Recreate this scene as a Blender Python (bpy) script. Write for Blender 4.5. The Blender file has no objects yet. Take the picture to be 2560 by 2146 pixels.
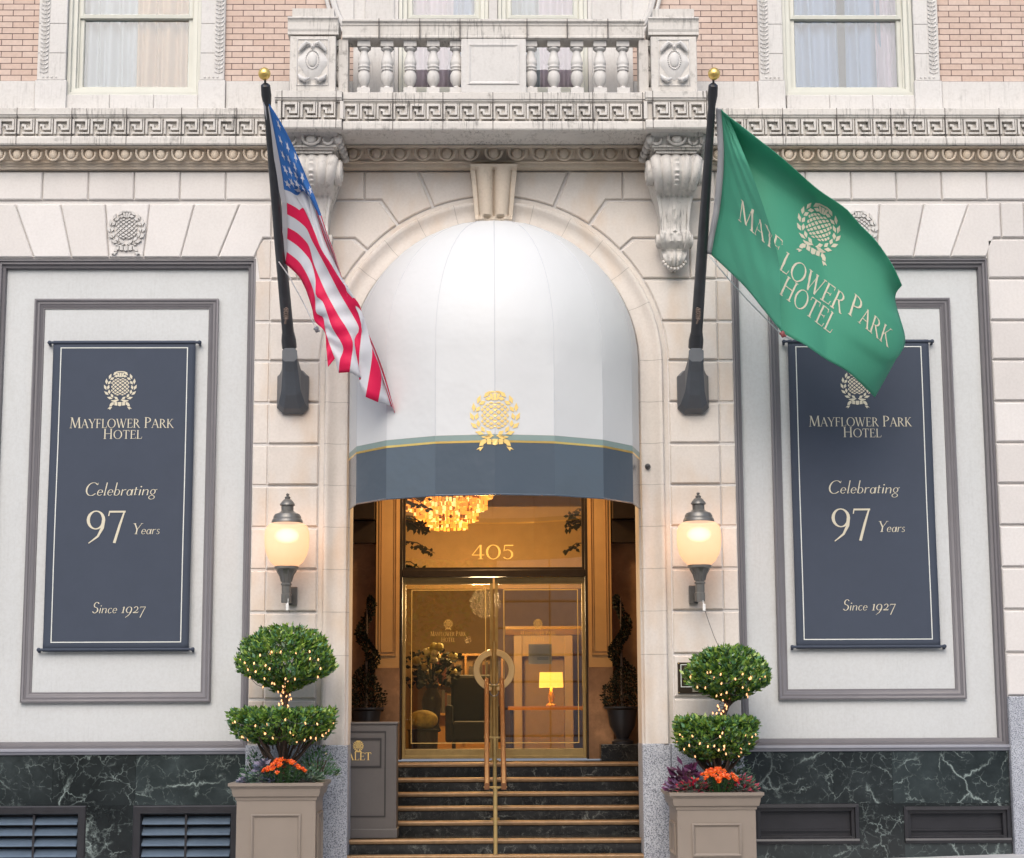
import bpy, math, random
from mathutils import Vector
from math import sin, cos, pi, sqrt, atan2
rad = math.radians
random.seed(11)
sc = bpy.context.scene
COL = sc.collection

# ------------------------------------------------------------------ camera, sky, sun, exposure
PITCH, YAW, ROLL, FPX, CD, CZ, CX = rad(8.78), rad(.83), rad(.25), 4514.0, 18.5, 1.6, -.085
fw = Vector((sin(YAW)*cos(PITCH), cos(YAW)*cos(PITCH), sin(PITCH)))
rt0 = Vector((cos(YAW), -sin(YAW), 0)); up0 = rt0.cross(fw)
rt = rt0*cos(ROLL)-up0*sin(ROLL); up = up0*cos(ROLL)+rt0*sin(ROLL)
cam = bpy.data.objects.new('camera', bpy.data.cameras.new('camera')); COL.objects.link(cam)
from mathutils import Matrix
cam.matrix_world = Matrix(((rt.x, up.x, -fw.x, CX), (rt.y, up.y, -fw.y, -CD), (rt.z, up.z, -fw.z, CZ), (0, 0, 0, 1)))
cam.data.sensor_width = 36; cam.data.lens = FPX/2560*36; cam.data.clip_end = 500
sc.camera = cam
W = bpy.data.worlds.new('World'); sc.world = W; W.use_nodes = True
nt = W.node_tree; bg = nt.nodes['Background']
sky = nt.nodes.new('ShaderNodeTexSky'); sky.sky_type = 'NISHITA'; sky.sun_disc = False
SUN_EL, SUN_AZ = rad(42), rad(188)      # azimuth clockwise from +Y: in front of the facade, a little to the left
sky.sun_elevation = SUN_EL; sky.sun_rotation = SUN_AZ; sky.air_density = 1.0; sky.dust_density = 3.0; sky.ozone_density = 1.0
nt.links.new(sky.outputs[0], bg.inputs[0]); bg.inputs[1].default_value = .15
sun = bpy.data.objects.new('sun', bpy.data.lights.new('sun', 'SUN')); COL.objects.link(sun)
sun.data.energy = 1.3; sun.data.angle = rad(60); sun.data.color = (1, .96, .9)
sd = Vector((sin(SUN_AZ)*cos(SUN_EL), cos(SUN_AZ)*cos(SUN_EL), sin(SUN_EL)))
sun.rotation_euler = sd.to_track_quat('Z', 'Y').to_euler()
sc.view_settings.view_transform = 'Standard'; sc.view_settings.look = 'None'
sc.view_settings.exposure = .58; sc.view_settings.gamma = 1
sc.cycles.use_denoising = True
sc.cycles.max_bounces = 10; sc.cycles.transparent_max_bounces = 16
sc.cycles.sample_clamp_indirect = 6

def at(px, py, Y):
    """world point on the plane y=Y seen at pixel (px, py) of the 2560 x 2146 photograph"""
    d = fw+rt*((px-1280)/FPX)-up*((py-1073)/FPX)
    t = (Y+CD)/d.y
    return Vector((CX+d.x*t, Y, CZ+d.z*t))

# ------------------------------------------------------------------ materials
def new_mat(name):
    m = bpy.data.materials.new(name); m.use_nodes = True
    return m, m.node_tree.nodes, m.node_tree.links, m.node_tree.nodes['Principled BSDF']
def noise(n, l, scale, detail=6, rough=.6, vec=None, stretch=None):
    t = n.new('ShaderNodeTexNoise'); t.inputs['Scale'].default_value = scale
    t.inputs['Detail'].default_value = detail; t.inputs['Roughness'].default_value = rough
    if vec is None:
        vec = n.new('ShaderNodeTexCoord').outputs['Object']
    if stretch:
        mp = n.new('ShaderNodeMapping'); mp.inputs['Scale'].default_value = stretch
        l.new(vec, mp.inputs[0]); vec = mp.outputs[0]
    l.new(vec, t.inputs['Vector'])
    return t
def ramp(n, l, src, stops):
    r = n.new('ShaderNodeValToRGB'); e = r.color_ramp.elements
    while len(e) < len(stops): e.new(.5)
    for q, (p, c) in zip(e, stops):
        q.position = p; q.color = (c if len(c) == 4 else tuple(c)+(1,)) if not isinstance(c, (int, float)) else (c, c, c, 1)
    l.new(src, r.inputs[0]); return r
def mix(n, l, fac, a, b, mode='MIX'):
    x = n.new('ShaderNodeMix'); x.data_type = 'RGBA'; x.blend_type = mode
    for s, v in ((x.inputs['Factor'], fac), (x.inputs['A'], a), (x.inputs['B'], b)):
        if isinstance(v, (int, float)): s.default_value = v
        elif isinstance(v, tuple): s.default_value = v if len(v) == 4 else v+(1,)
        else: l.new(v, s)
    return x.outputs['Result']
def bump(n, l, b, src, strength, dist=.01):
    bp = n.new('ShaderNodeBump'); bp.inputs['Strength'].default_value = strength; bp.inputs['Distance'].default_value = dist
    l.new(src, bp.inputs['Height']); l.new(bp.outputs[0], b.inputs['Normal']); return bp
def plain(name, c, rough=.5, metal=0, var=.08, vscale=6, spec=.5, bmp=.0, bscale=120, coat=0):
    m, n, l, b = new_mat(name)
    t = noise(n, l, vscale)
    r = ramp(n, l, t.outputs[0], [(.3, tuple(x*(1-var) for x in c)), (.7, tuple(min(1, x*(1+var)) for x in c))])
    l.new(r.outputs[0], b.inputs['Base Color'])
    b.inputs['Roughness'].default_value = rough; b.inputs['Metallic'].default_value = metal
    b.inputs['Specular IOR Level'].default_value = spec
    b.inputs['Coat Weight'].default_value = coat
    if bmp:
        t2 = noise(n, l, bscale, 3); bump(n, l, b, t2.outputs[0], bmp)
    return m
def stone(name, c, var=.07, streak=0, grime=0, rough=.75, warm=0):
    m, n, l, b = new_mat(name)
    t = noise(n, l, 1.7, 5); t2 = noise(n, l, 38, 4)
    col = ramp(n, l, t.outputs[0], [(.3, tuple(x*(1-var) for x in c)), (.55, c), (.75, (c[0]*(1+var*.5), c[1]*(1+var*.35), c[2]*(1+var*.2)))]).outputs[0]
    gi = n.new('ShaderNodeNewGeometry'); isl = ramp(n, l, gi.outputs['Random Per Island'], [(0, (.88, .87, .86)), (.5, (.97, .965, .955)), (1, (1, 1, 1))]).outputs[0]
    col = mix(n, l, 1.0, col, isl, 'MULTIPLY')
    sp = ramp(n, l, t2.outputs[0], [(.35, (.9, .89, .88)), (.6, (1, 1, 1))]).outputs[0]
    col = mix(n, l, .6, col, sp, 'MULTIPLY')
    if warm:        # rusty run-off patches in the stone
        t5 = noise(n, l, 2.2, 3, stretch=(1, 1, .45))
        f = ramp(n, l, t5.outputs[0], [(.5, 0), (.72, warm)]).outputs[0]
        col = mix(n, l, f, col, (c[0]*.82, c[1]*.62, c[2]*.42))
    if streak:      # rain streaks, thin vertical drips
        t3 = noise(n, l, 3, 5, .75, stretch=(16, 4, 1.1)); t4 = noise(n, l, 2.1, 3)
        a = ramp(n, l, t3.outputs[0], [(.515, 0), (.63, 1)]).outputs[0]
        q = ramp(n, l, t4.outputs[0], [(.43, 0), (.6, 1)]).outputs[0]
        f = mix(n, l, 1.0, a, q, 'MULTIPLY')
        f2 = mix(n, l, 1.0, f, (streak, streak, streak), 'MULTIPLY')
        col = mix(n, l, f2, col, (.09, .085, .08))
    if grime:
        t6 = noise(n, l, 9, 8, .7)
        f = ramp(n, l, t6.outputs[0], [(.56, 0), (.74, grime)]).outputs[0]
        col = mix(n, l, f, col, (.13, .12, .105))
    l.new(col, b.inputs['Base Color']); b.inputs['Roughness'].default_value = rough
    b.inputs['Specular IOR Level'].default_value = .3
    bump(n, l, b, t2.outputs[0], .12, .004)
    return m
def emit(name, c, s):
    m, n, l, b = new_mat(name)
    b.inputs['Base Color'].default_value = c+(1,); b.inputs['Emission Color'].default_value = c+(1,); b.inputs['Emission Strength'].default_value = s
    return m
def glass(name, tint, refl=.1, rough=.01):
    m, n, l, b = new_mat(name); n.remove(b)
    t = n.new('ShaderNodeBsdfTransparent'); t.inputs[0].default_value = tint+(1,)
    g = n.new('ShaderNodeBsdfGlossy'); g.inputs['Roughness'].default_value = rough; g.inputs[0].default_value = (1, 1, 1, 1)
    f = n.new('ShaderNodeFresnel'); f.inputs[0].default_value = 1.5
    ad = n.new('ShaderNodeMath'); ad.operation = 'ADD'; ad.use_clamp = True; ad.inputs[1].default_value = refl
    l.new(f.outputs[0], ad.inputs[0])
    x = n.new('ShaderNodeMixShader'); l.new(ad.outputs[0], x.inputs[0]); l.new(t.outputs[0], x.inputs[1]); l.new(g.outputs[0], x.inputs[2])
    l.new(x.outputs[0], n['Material Output'].inputs[0]); return m
def cloth(name, c, transl=.25, rough=.7, weave=0):
    m, n, l, b = new_mat(name)
    b.inputs['Base Color'].default_value = c+(1,); b.inputs['Roughness'].default_value = rough; b.inputs['Specular IOR Level'].default_value = .25
    tr = n.new('ShaderNodeBsdfTranslucent'); tr.inputs[0].default_value = c+(1,)
    x = n.new('ShaderNodeMixShader'); x.inputs[0].default_value = transl
    l.new(b.outputs[0], x.inputs[1]); l.new(tr.outputs[0], x.inputs[2]); l.new(x.outputs[0], n['Material Output'].inputs[0])
    t = noise(n, l, 14, 4, stretch=(1, 1, .35)); bump(n, l, b, t.outputs[0], .22, .02)
    return m
def brick():
    m, n, l, b = new_mat('pink_brick')
    tc = n.new('ShaderNodeTexCoord'); mp = n.new('ShaderNodeMapping'); mp.inputs['Rotation'].default_value = (rad(-90), 0, 0)
    l.new(tc.outputs['Object'], mp.inputs[0])
    t = n.new('ShaderNodeTexBrick'); l.new(mp.outputs[0], t.inputs['Vector'])
    for k, v in (('Scale', 1), ('Mortar Size', .0042), ('Mortar Smooth', .2), ('Brick Width', .224), ('Row Height', .0664), ('Bias', -.1)): t.inputs[k].default_value = v
    t.inputs['Color1'].default_value = (.54, .405, .335, 1); t.inputs['Color2'].default_value = (.60, .475, .405, 1); t.inputs['Mortar'].default_value = (.10, .066, .062, 1)
    nz = noise(n, l, 30, 4); r = ramp(n, l, nz.outputs[0], [(.3, (.84, .84, .84)), (.65, (1, 1, 1))])
    c = mix(n, l, .8, t.outputs[0], r.outputs[0], 'MULTIPLY')
    l.new(c, b.inputs['Base Color']); b.inputs['Roughness'].default_value = .85
    inv = n.new('ShaderNodeMath'); inv.operation = 'SUBTRACT'; inv.inputs[0].default_value = 1; l.new(t.outputs['Fac'], inv.inputs[1])
    bump(n, l, b, inv.outputs[0], .6, .008); return m
def marble(name, base, vein, scale=1.0, amount=1.0, rough=.12):
    m, n, l, b = new_mat(name)
    tc = n.new('ShaderNodeTexCoord')
    w = noise(n, l, 2.2*scale, 6, .65)
    add = n.new('ShaderNodeVectorMath'); add.operation = 'MULTIPLY_ADD'; add.inputs[1].default_value = (.42, .42, .42)
    l.new(w.outputs['Color'], add.inputs[0]); l.new(tc.outputs['Object'], add.inputs[2])
    gi = n.new('ShaderNodeNewGeometry'); ro = n.new('ShaderNodeVectorMath'); ro.operation = 'MULTIPLY_ADD'; ro.inputs[1].default_value = (17, 5, 9)
    l.new(gi.outputs['Random Per Island'], ro.inputs[0]); l.new(add.outputs[0], ro.inputs[2]); add = ro
    fac = None
    for s, wd, st in ((1.7, .010, 1), (4.6, .012, .75), (9, .018, .4)):
        v = n.new('ShaderNodeTexVoronoi'); v.feature = 'DISTANCE_TO_EDGE'; v.inputs['Scale'].default_value = s*scale
        l.new(add.outputs[0], v.inputs['Vector'])
        ms = noise(n, l, 2.6*s*scale*.5, 4)
        k = ramp(n, l, v.outputs['Distance'], [(0, st*amount), (wd, st*.25*amount), (wd*2.6, 0)]).outputs[0]
        q = ramp(n, l, ms.outputs[0], [(.45, 0), (.64, 1)]).outputs[0]
        kk = mix(n, l, 1.0, k, q, 'MULTIPLY')
        fac = kk if fac is None else mix(n, l, 1.0, fac, kk, 'ADD')
    cl = noise(n, l, 1.4*scale, 6, .7)
    c0 = ramp(n, l, cl.outputs[0], [(.35, tuple(x*.55 for x in base)), (.55, base), (.75, tuple(x*2.1 for x in base))]).outputs[0]
    isl = ramp(n, l, gi.outputs['Random Per Island'], [(0, (.7, .7, .7)), (.5, (1, 1, 1)), (1, (1.6, 1.7, 1.7))]).outputs[0]; c0 = mix(n, l, 1.0, c0, isl, 'MULTIPLY')
    l.new(mix(n, l, fac, c0, vein), b.inputs['Base Color']); b.inputs['Roughness'].default_value = rough
    return m
def granite():
    m, n, l, b = new_mat('grey_granite')
    t = noise(n, l, 95, 2, .5); t2 = noise(n, l, 3, 3)
    c = ramp(n, l, t.outputs[0], [(.36, (.12, .13, .15)), (.47, (.34, .36, .40)), (.6, (.50, .52, .56))]).outputs[0]
    q = ramp(n, l, t2.outputs[0], [(.3, (.85, .85, .87)), (.7, (1, 1, 1))]).outputs[0]
    l.new(mix(n, l, 1.0, c, q, 'MULTIPLY'), b.inputs['Base Color']); b.inputs['Roughness'].default_value = .5; return m
def leafmat(name, c, transl=.25):
    m = cloth(name, c, transl, .3); m.node_tree.nodes['Principled BSDF'].inputs['Specular IOR Level'].default_value = .55; return m

M = dict(
    stone=stone('pale_terracotta_stone', (.665, .64, .62), .06, warm=.0),
    stonewarm=stone('buff_stained_stone', (.685, .635, .585), .08, warm=.45),
    trim=stone('weathered_terracotta', (.61, .585, .55), .08, streak=.8, grime=.7),
    clean=stone('white_terracotta', (.61, .595, .575), .05, streak=.25, grime=.2),
    buff=stone('buff_terracotta', (.62, .54, .445), .1, grime=.3, warm=.25),
    joint=plain('dark_joint', (.10, .09, .085), .9),
    brick=brick(),
    panel=stone('white_painted_panel', (.56, .578, .582), .03, streak=.07, grime=.05, rough=.6),
    taupe=plain('taupe_painted_moulding', (.145, .138, .148), .45, var=.05),
    greymould=plain('grey_painted_sill', (.26, .265, .30), .4, var=.05),
    cream=plain('cream_window_paint', (.55, .55, .49), .45, var=.04),
    marble=marble('green_marble', (.021, .026, .027), (.34, .41, .39), .8, .85),
    marbledark=marble('dark_stair_marble', (.016, .016, .016), (.30, .31, .28), 1.5, .75, .2),
    granite=granite(),
    black=plain('black_painted_metal', (.022, .022, .026), .35, var=.2),
    louvre=plain('blue_grey_louvre', (.20, .27, .36), .3, .6, var=.1),
    charcoal=plain('charcoal_painted_iron', (.075, .085, .10), .38, var=.12, spec=.6, bmp=.03),
    pole=plain('dark_bronze_pole', (.045, .047, .052), .3, .3, var=.2, spec=.7),
    gold=plain('gold_leaf', (.80, .55, .17), .28, .75, var=.1),
    goldpaint=plain('gold_print', (.86, .60, .20), .4, .1, var=.1),
    brass=plain('polished_brass', (.50, .36, .15), .3, .55, var=.15),
    bronze=plain('worn_bronze_nosing', (.21, .128, .064), .42, .35, var=.18, vscale=14),
    wood=plain('handrail_wood', (.14, .056, .02), .35, var=.2, vscale=18),
    navy=plain('navy_banner_cloth', (.056, .068, .094), .8, var=.03, spec=.2),
    beige=plain('beige_print', (.60, .555, .43), .8, var=.02),
    whiteprint=plain('white_print', (.66, .68, .64), .8, var=.02),
    canvas=None, teal=plain('sage_vinyl_stripe', (.215, .29, .27), .4, var=.04), slate=None,
    lampmetal=plain('olive_grey_lamp_metal', (.16, .155, .145), .3, .35, var=.12),
    planter=plain('taupe_planter', (.235, .195, .16), .45, var=.05, vscale=3),
    soil=plain('soil', (.03, .022, .015), .95, var=.4, vscale=40, bmp=.4, bscale=50),
    bark=plain('brown_bark', (.085, .058, .042), .85, var=.4, vscale=40, bmp=.5, bscale=60),
    leafs=[leafmat('box_leaf_mid', (.145, .28, .045)), leafmat('box_leaf_dark', (.045, .11, .035)), leafmat('box_leaf_light', (.31, .44, .08)), leafmat('box_leaf_blue', (.13, .29, .15))],
    silver=[leafmat('sage_leaf', (.13, .22, .15)), leafmat('sage_leaf_dark', (.06, .12, .08)), leafmat('sage_leaf_pale', (.24, .32, .24))],
    purple=[leafmat('purple_leaf', (.16, .05, .13)), leafmat('mauve_leaf', (.30, .22, .36)), leafmat('dark_plum_leaf', (.07, .025, .06))],
    kale=[leafmat('lilac_leaf', (.33, .30, .42)), leafmat('blue_grey_leaf', (.16, .19, .27)), leafmat('pale_lilac_leaf', (.45, .40, .50))],
    orange=[leafmat('orange_petal', (.85, .12, .012)), leafmat('deep_orange_petal', (.70, .07, .01)), leafmat('light_orange_petal', (.90, .20, .03))],
    pink=[leafmat('pink_petal', (.75, .04, .09)), leafmat('rose_petal', (.62, .10, .16))],
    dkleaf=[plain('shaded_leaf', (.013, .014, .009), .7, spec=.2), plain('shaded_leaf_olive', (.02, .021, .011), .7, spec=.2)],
    curtain=cloth('sheer_white_curtain', (.32, .36, .40), .08, .8), curtainb=cloth('sheer_blue_curtain', (.21, .28, .41), .08, .8),
    drape=cloth('peach_reflection_cloth', (.44, .29, .18), .08, .8), drapepink=cloth('pink_drape', (.50, .41, .47), .08, .8),  # the peach colour paints an orange building's reflection onto the curtain
    roomdark=plain('dim_room', (.35, .33, .31), .9), winglass=glass('window_glass', (.95, .97, .98), .01),
    doorglass=glass('door_glass', (1.0, .94, .80), .075), brownmarble=marble('brown_marble', (.26, .14, .07), (.40, .24, .13), .9, .4, .3),
    ochre=plain('ochre_pilaster', (.50, .29, .11), .5, var=.06), lobby=plain('lobby_plaster', (.40, .27, .125), .7, var=.08),
    bronzedark=plain('dark_bronze_frame', (.045, .032, .022), .35, .5, var=.2),
    lobbyfloor=plain('lobby_stone_floor', (.12, .08, .045), .25, var=.3), darkwood=plain('dark_wood', (.035, .02, .012), .4, var=.3),
    valet=plain('grey_painted_podium', (.092, .082, .078), .5, var=.06), valetdark=plain('dark_podium_groove', (.025, .022, .022), .6),
    paper=plain('white_paper', (.55, .55, .55), .8, var=.02), white=plain('white_plastic', (.72, .72, .70), .5, var=.03),
    road=plain('asphalt', (.14, .14, .142), .85, var=.3, vscale=20, bmp=.2), walk=plain('concrete_paving', (.46, .46, .46), .8, var=.12, vscale=2.5, bmp=.1),
    hoist=cloth('white_canvas_heading', (.52, .52, .55), .2), fred=cloth('red_flag_nylon', (.78, .022, .11), .36, .5), fwhite=cloth('white_flag_nylon', (.70, .71, .75), .32, .5),
    fblue=cloth('blue_flag_nylon', (.05, .18, .50), .3, .5), green=cloth('green_flag_nylon', (.12, .47, .32), .45, .5),
    rope=plain('white_halyard', (.65, .65, .65), .8), metal=plain('grey_metal', (.25, .25, .26), .35, .7), pinkwhite=plain('clip_red', (.20, .05, .05), .5),
)
def vinyl(name, c, rough, var):
    m, n, l, b = new_mat(name)
    t = noise(n, l, .9, 3); r = ramp(n, l, t.outputs[0], [(.3, tuple(x*(1-var) for x in c)), (.7, c)])
    l.new(r.outputs[0], b.inputs['Base Color']); b.inputs['Roughness'].default_value = rough
    b.inputs['Coat Weight'].default_value = .08; b.inputs['Coat Roughness'].default_value = .35
    t2 = noise(n, l, 2.4, 3); bump(n, l, b, t2.outputs[0], .25, .05); return m
M['canvas'] = vinyl('white_awning_vinyl', (.60, .61, .61), .55, .03)
M['paleb'] = plain('pale_brass', (.66, .54, .32), .3, .2, var=.08)
M['slate'] = vinyl('slate_awning_vinyl', (.080, .104, .132), .2, .06)

# ------------------------------------------------------------------ mesh helpers
class MB:
    def __init__(s): s.v, s.f, s.m = [], [], []
    def add(s, vs, fs, mi=0):
        o = len(s.v); s.v += [tuple(v) for v in vs]; s.f += [tuple(i+o for i in f) for f in fs]; s.m += [mi]*len(fs); return s
    def box(s, x0, x1, y0, y1, z0, z1, mi=0):
        vs = [(x, y, z) for x in (x0, x1) for y in (y0, y1) for z in (z0, z1)]
        return s.add(vs, [(0, 1, 3, 2), (4, 6, 7, 5), (0, 4, 5, 1), (2, 3, 7, 6), (0, 2, 6, 4), (1, 5, 7, 3)], mi)
    def prism(s, poly, y0, y1, mi=0):
        n = len(poly)
        vs = [(x, y0, z) for x, z in poly]+[(x, y1, z) for x, z in poly]
        return s.add(vs, [tuple(range(n)), tuple(range(2*n-1, n-1, -1))]+[(i, (i+1) % n, (i+1) % n+n, i+n) for i in range(n)], mi)
    def block(s, poly, yf, yb, c=.014, cd=None, mi=0):
        """dressed stone: polygon in (x, z), front face at yf inset by a chamfer c, back at yb"""
        cd = cd or c; p2 = inset(poly, c); n = len(poly)
        vs = [(x, yf, z) for x, z in p2]+[(x, yf+cd, z) for x, z in poly]+[(x, yb, z) for x, z in poly]
        fs = [tuple(range(n))]
        for k in (0, n): fs += [(i+k, (i+1) % n+k, (i+1) % n+k+n, i+k+n) for i in range(n)]
        return s.add(vs, fs, mi)
    def rblock(s, x0, x1, z0, z1, yf, yb, c=.014, g=.0, h=.0, mi=0):
        return s.block([(x0+g, z0+h), (x1-g, z0+h), (x1-g, z1-h), (x0+g, z1-h)], yf, yb, c, mi=mi)
    def mould(s, prof, x0, x1, mi=0, caps=True):
        """profile of (y, z) points run along x"""
        n = len(prof); vs = [(x0, y, z) for y, z in prof]+[(x1, y, z) for y, z in prof]
        fs = [(i, i+1, i+1+n, i+n) for i in range(n-1)]
        if caps: fs += [tuple(range(n)), tuple(range(2*n-1, n-1, -1)), (n-1, 0, n, 2*n-1)]
        return s.add(vs, fs, mi)
    def frame(s, x0, x1, z0, z1, prof, mi=0):
        """mitred rectangular frame: profile of (distance inward from the outer edge, y)"""
        n = len(prof); vs = []
        for d, y in prof: vs += [(x0+d, y, z0+d), (x1-d, y, z0+d), (x1-d, y, z1-d), (x0+d, y, z1-d)]
        fs = []
        for k in range(n-1):
            for i in range(4): fs.append((4*k+i, 4*k+(i+1) % 4, 4*k+4+(i+1) % 4, 4*k+4+i))
        return s.add(vs, fs, mi)
    def lathe(s, prof, c, seg=24, mi=0, sx=1, sy=1, a0=0, a1=2*pi):
        n = len(prof); vs = []; full = abs(a1-a0-2*pi) < 1e-6; k = seg if full else seg+1
        for j in range(k):
            a = a0+(a1-a0)*j/seg
            vs += [(c[0]+r*cos(a)*sx, c[1]+r*sin(a)*sy, c[2]+z) for r, z in prof]
        fs = [(j*n+i, ((j+1) % k)*n+i, ((j+1) % k)*n+i+1, j*n+i+1) for j in range(seg) for i in range(n-1)]
        return s.add(vs, fs, mi)
    def ball(s, c, rx, ry, rz, u=12, w=8, mi=0):
        prof = [(sin(pi*i/w), -cos(pi*i/w)*rz) for i in range(w+1)]
        return s.lathe([(max(r, 1e-4), z) for r, z in prof], c, u, mi, rx, ry)
    def tube(s, pts, rads, seg=8, mi=0, cap=True):
        pts = [Vector(p) for p in pts]; n = len(pts)
        if isinstance(rads, (int, float)): rads = [rads]*n
        vs = []; ref = None
        for i, p in enumerate(pts):
            d = (pts[min(i+1, n-1)]-pts[max(i-1, 0)]).normalized()
            if ref is None: ref = d.cross(Vector((0, 0, 1)) if abs(d.z) < .9 else Vector((1, 0, 0)))
            a = (ref-d*ref.dot(d)).normalized(); b = d.cross(a).normalized(); ref = a
            vs += [p+a*cos(2*pi*k/seg)*rads[i]+b*sin(2*pi*k/seg)*rads[i] for k in range(seg)]
        fs = [(i*seg+k, i*seg+(k+1) % seg, (i+1)*seg+(k+1) % seg, (i+1)*seg+k) for i in range(n-1) for k in range(seg)]
        if cap: fs += [tuple(range(seg)), tuple(range(n*seg-1, (n-1)*seg-1, -1))]
        return s.add(vs, fs, mi)
    def grid(s, fn, nu, nv, mi=0):
        """fn(i, j) -> point; mi may be a function (i, j) -> index"""
        vs = [fn(i, j) for j in range(nv+1) for i in range(nu+1)]
        o = len(s.v); s.v += [tuple(v) for v in vs]
        for j in range(nv):
            for i in range(nu):
                a = o+j*(nu+1)+i; s.f.append((a, a+1, a+nu+2, a+nu+1)); s.m.append(mi(i, j) if callable(mi) else mi)
        return s
    def leaf(s, p, d, n, ln, wd, mi=0):
        sd_ = d.cross(n).normalized()*wd; t = p+d*ln; mid = p+d*ln*.5+n*wd*.35
        return s.add([p, mid+sd_-n*wd*.5, t, mid-sd_-n*wd*.5, mid-n*wd*.4], [(0, 1, 4), (1, 2, 4), (2, 3, 4), (3, 0, 4)], mi)
    def build(s, name, mat, parent=None, smooth=None, bev=0, solid=0, recalc=True):
        me = bpy.data.meshes.new(name); me.from_pydata(s.v, [], s.f)
        mats = mat if isinstance(mat, (list, tuple)) else [mat]
        for m in mats: me.materials.append(m)
        if len(mats) > 1: me.polygons.foreach_set('material_index', s.m)
        if recalc:
            import bmesh
            b = bmesh.new(); b.from_mesh(me); bmesh.ops.recalc_face_normals(b, faces=b.faces); b.to_mesh(me); b.free()
        me.update()
        if smooth is not None:
            me.polygons.foreach_set('use_smooth', [True]*len(me.polygons)); me.set_sharp_from_angle(angle=rad(smooth))
        o = bpy.data.objects.new(name, me); COL.objects.link(o)
        if bev:
            md = o.modifiers.new('bevel', 'BEVEL'); md.width = bev; md.segments = 2; md.limit_method = 'ANGLE'; md.angle_limit = rad(50)
        if solid:
            md = o.modifiers.new('solid', 'SOLIDIFY'); md.thickness = solid; md.offset = 0
        if parent: put(o, parent)
        return o
def put(o, parent):
    o.parent = parent; bpy.context.view_layer.update() if False else None
    o.matrix_parent_inverse = world(parent).inverted()
def world(o):
    m = Matrix.LocRotScale(o.location, o.rotation_euler, o.scale)
    return world(o.parent) @ o.matrix_parent_inverse @ m if o.parent else m
def inset(poly, d):
    n = len(poly); A = sum(poly[i][0]*poly[(i+1) % n][1]-poly[(i+1) % n][0]*poly[i][1] for i in range(n)); sg = 1 if A > 0 else -1
    out = []
    for i in range(n):
        p0, p1, p2 = (Vector(poly[k % n]) for k in (i-1, i, i+1))
        a, b = (p1-p0).normalized(), (p2-p1).normalized()
        n1, n2 = Vector((-a.y, a.x))*sg, Vector((-b.y, b.x))*sg
        q = p1+(n1+n2)*(d/max(.35, 1+n1.dot(n2))); out.append((q.x, q.y))
    return out
def thing(name, label, cat, loc=(0, 0, 0), group=None):
    o = bpy.data.objects.new(name, None); COL.objects.link(o); o.location = loc; o.empty_display_size = .2
    return tag(o, label, cat, group)
def tag(o, label, cat, group=None):
    o['label'] = label; o['category'] = cat
    if group: o['group'] = group
    return o
def sub(name, parent, loc=(0, 0, 0)):
    o = bpy.data.objects.new(name, None); COL.objects.link(o); o.location = loc; put(o, parent); return o
def struct(o, kind='structure'): o['kind'] = kind; return o
def catmull(pts, t):
    """Catmull-Rom through pts (Vectors), t in 0..1"""
    n = len(pts)-1; x = min(max(t, 0), 1)*n; i = min(int(x), n-1); f = x-i
    p0, p1, p2, p3 = pts[max(i-1, 0)], pts[i], pts[i+1], pts[min(i+2, n)]
    return .5*((2*p1)+(p2-p0)*f+(2*p0-5*p1+4*p2-p3)*f*f+(3*p1-p0-3*p2+p3)*f**3)
def interp(tab, x):
    if x <= tab[0][0]: return tab[0][1]
    for (a, b), (c, d) in zip(tab, tab[1:]):
        if x <= c: return b+(d-b)*(x-a)/(c-a)
    return tab[-1][1]
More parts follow.
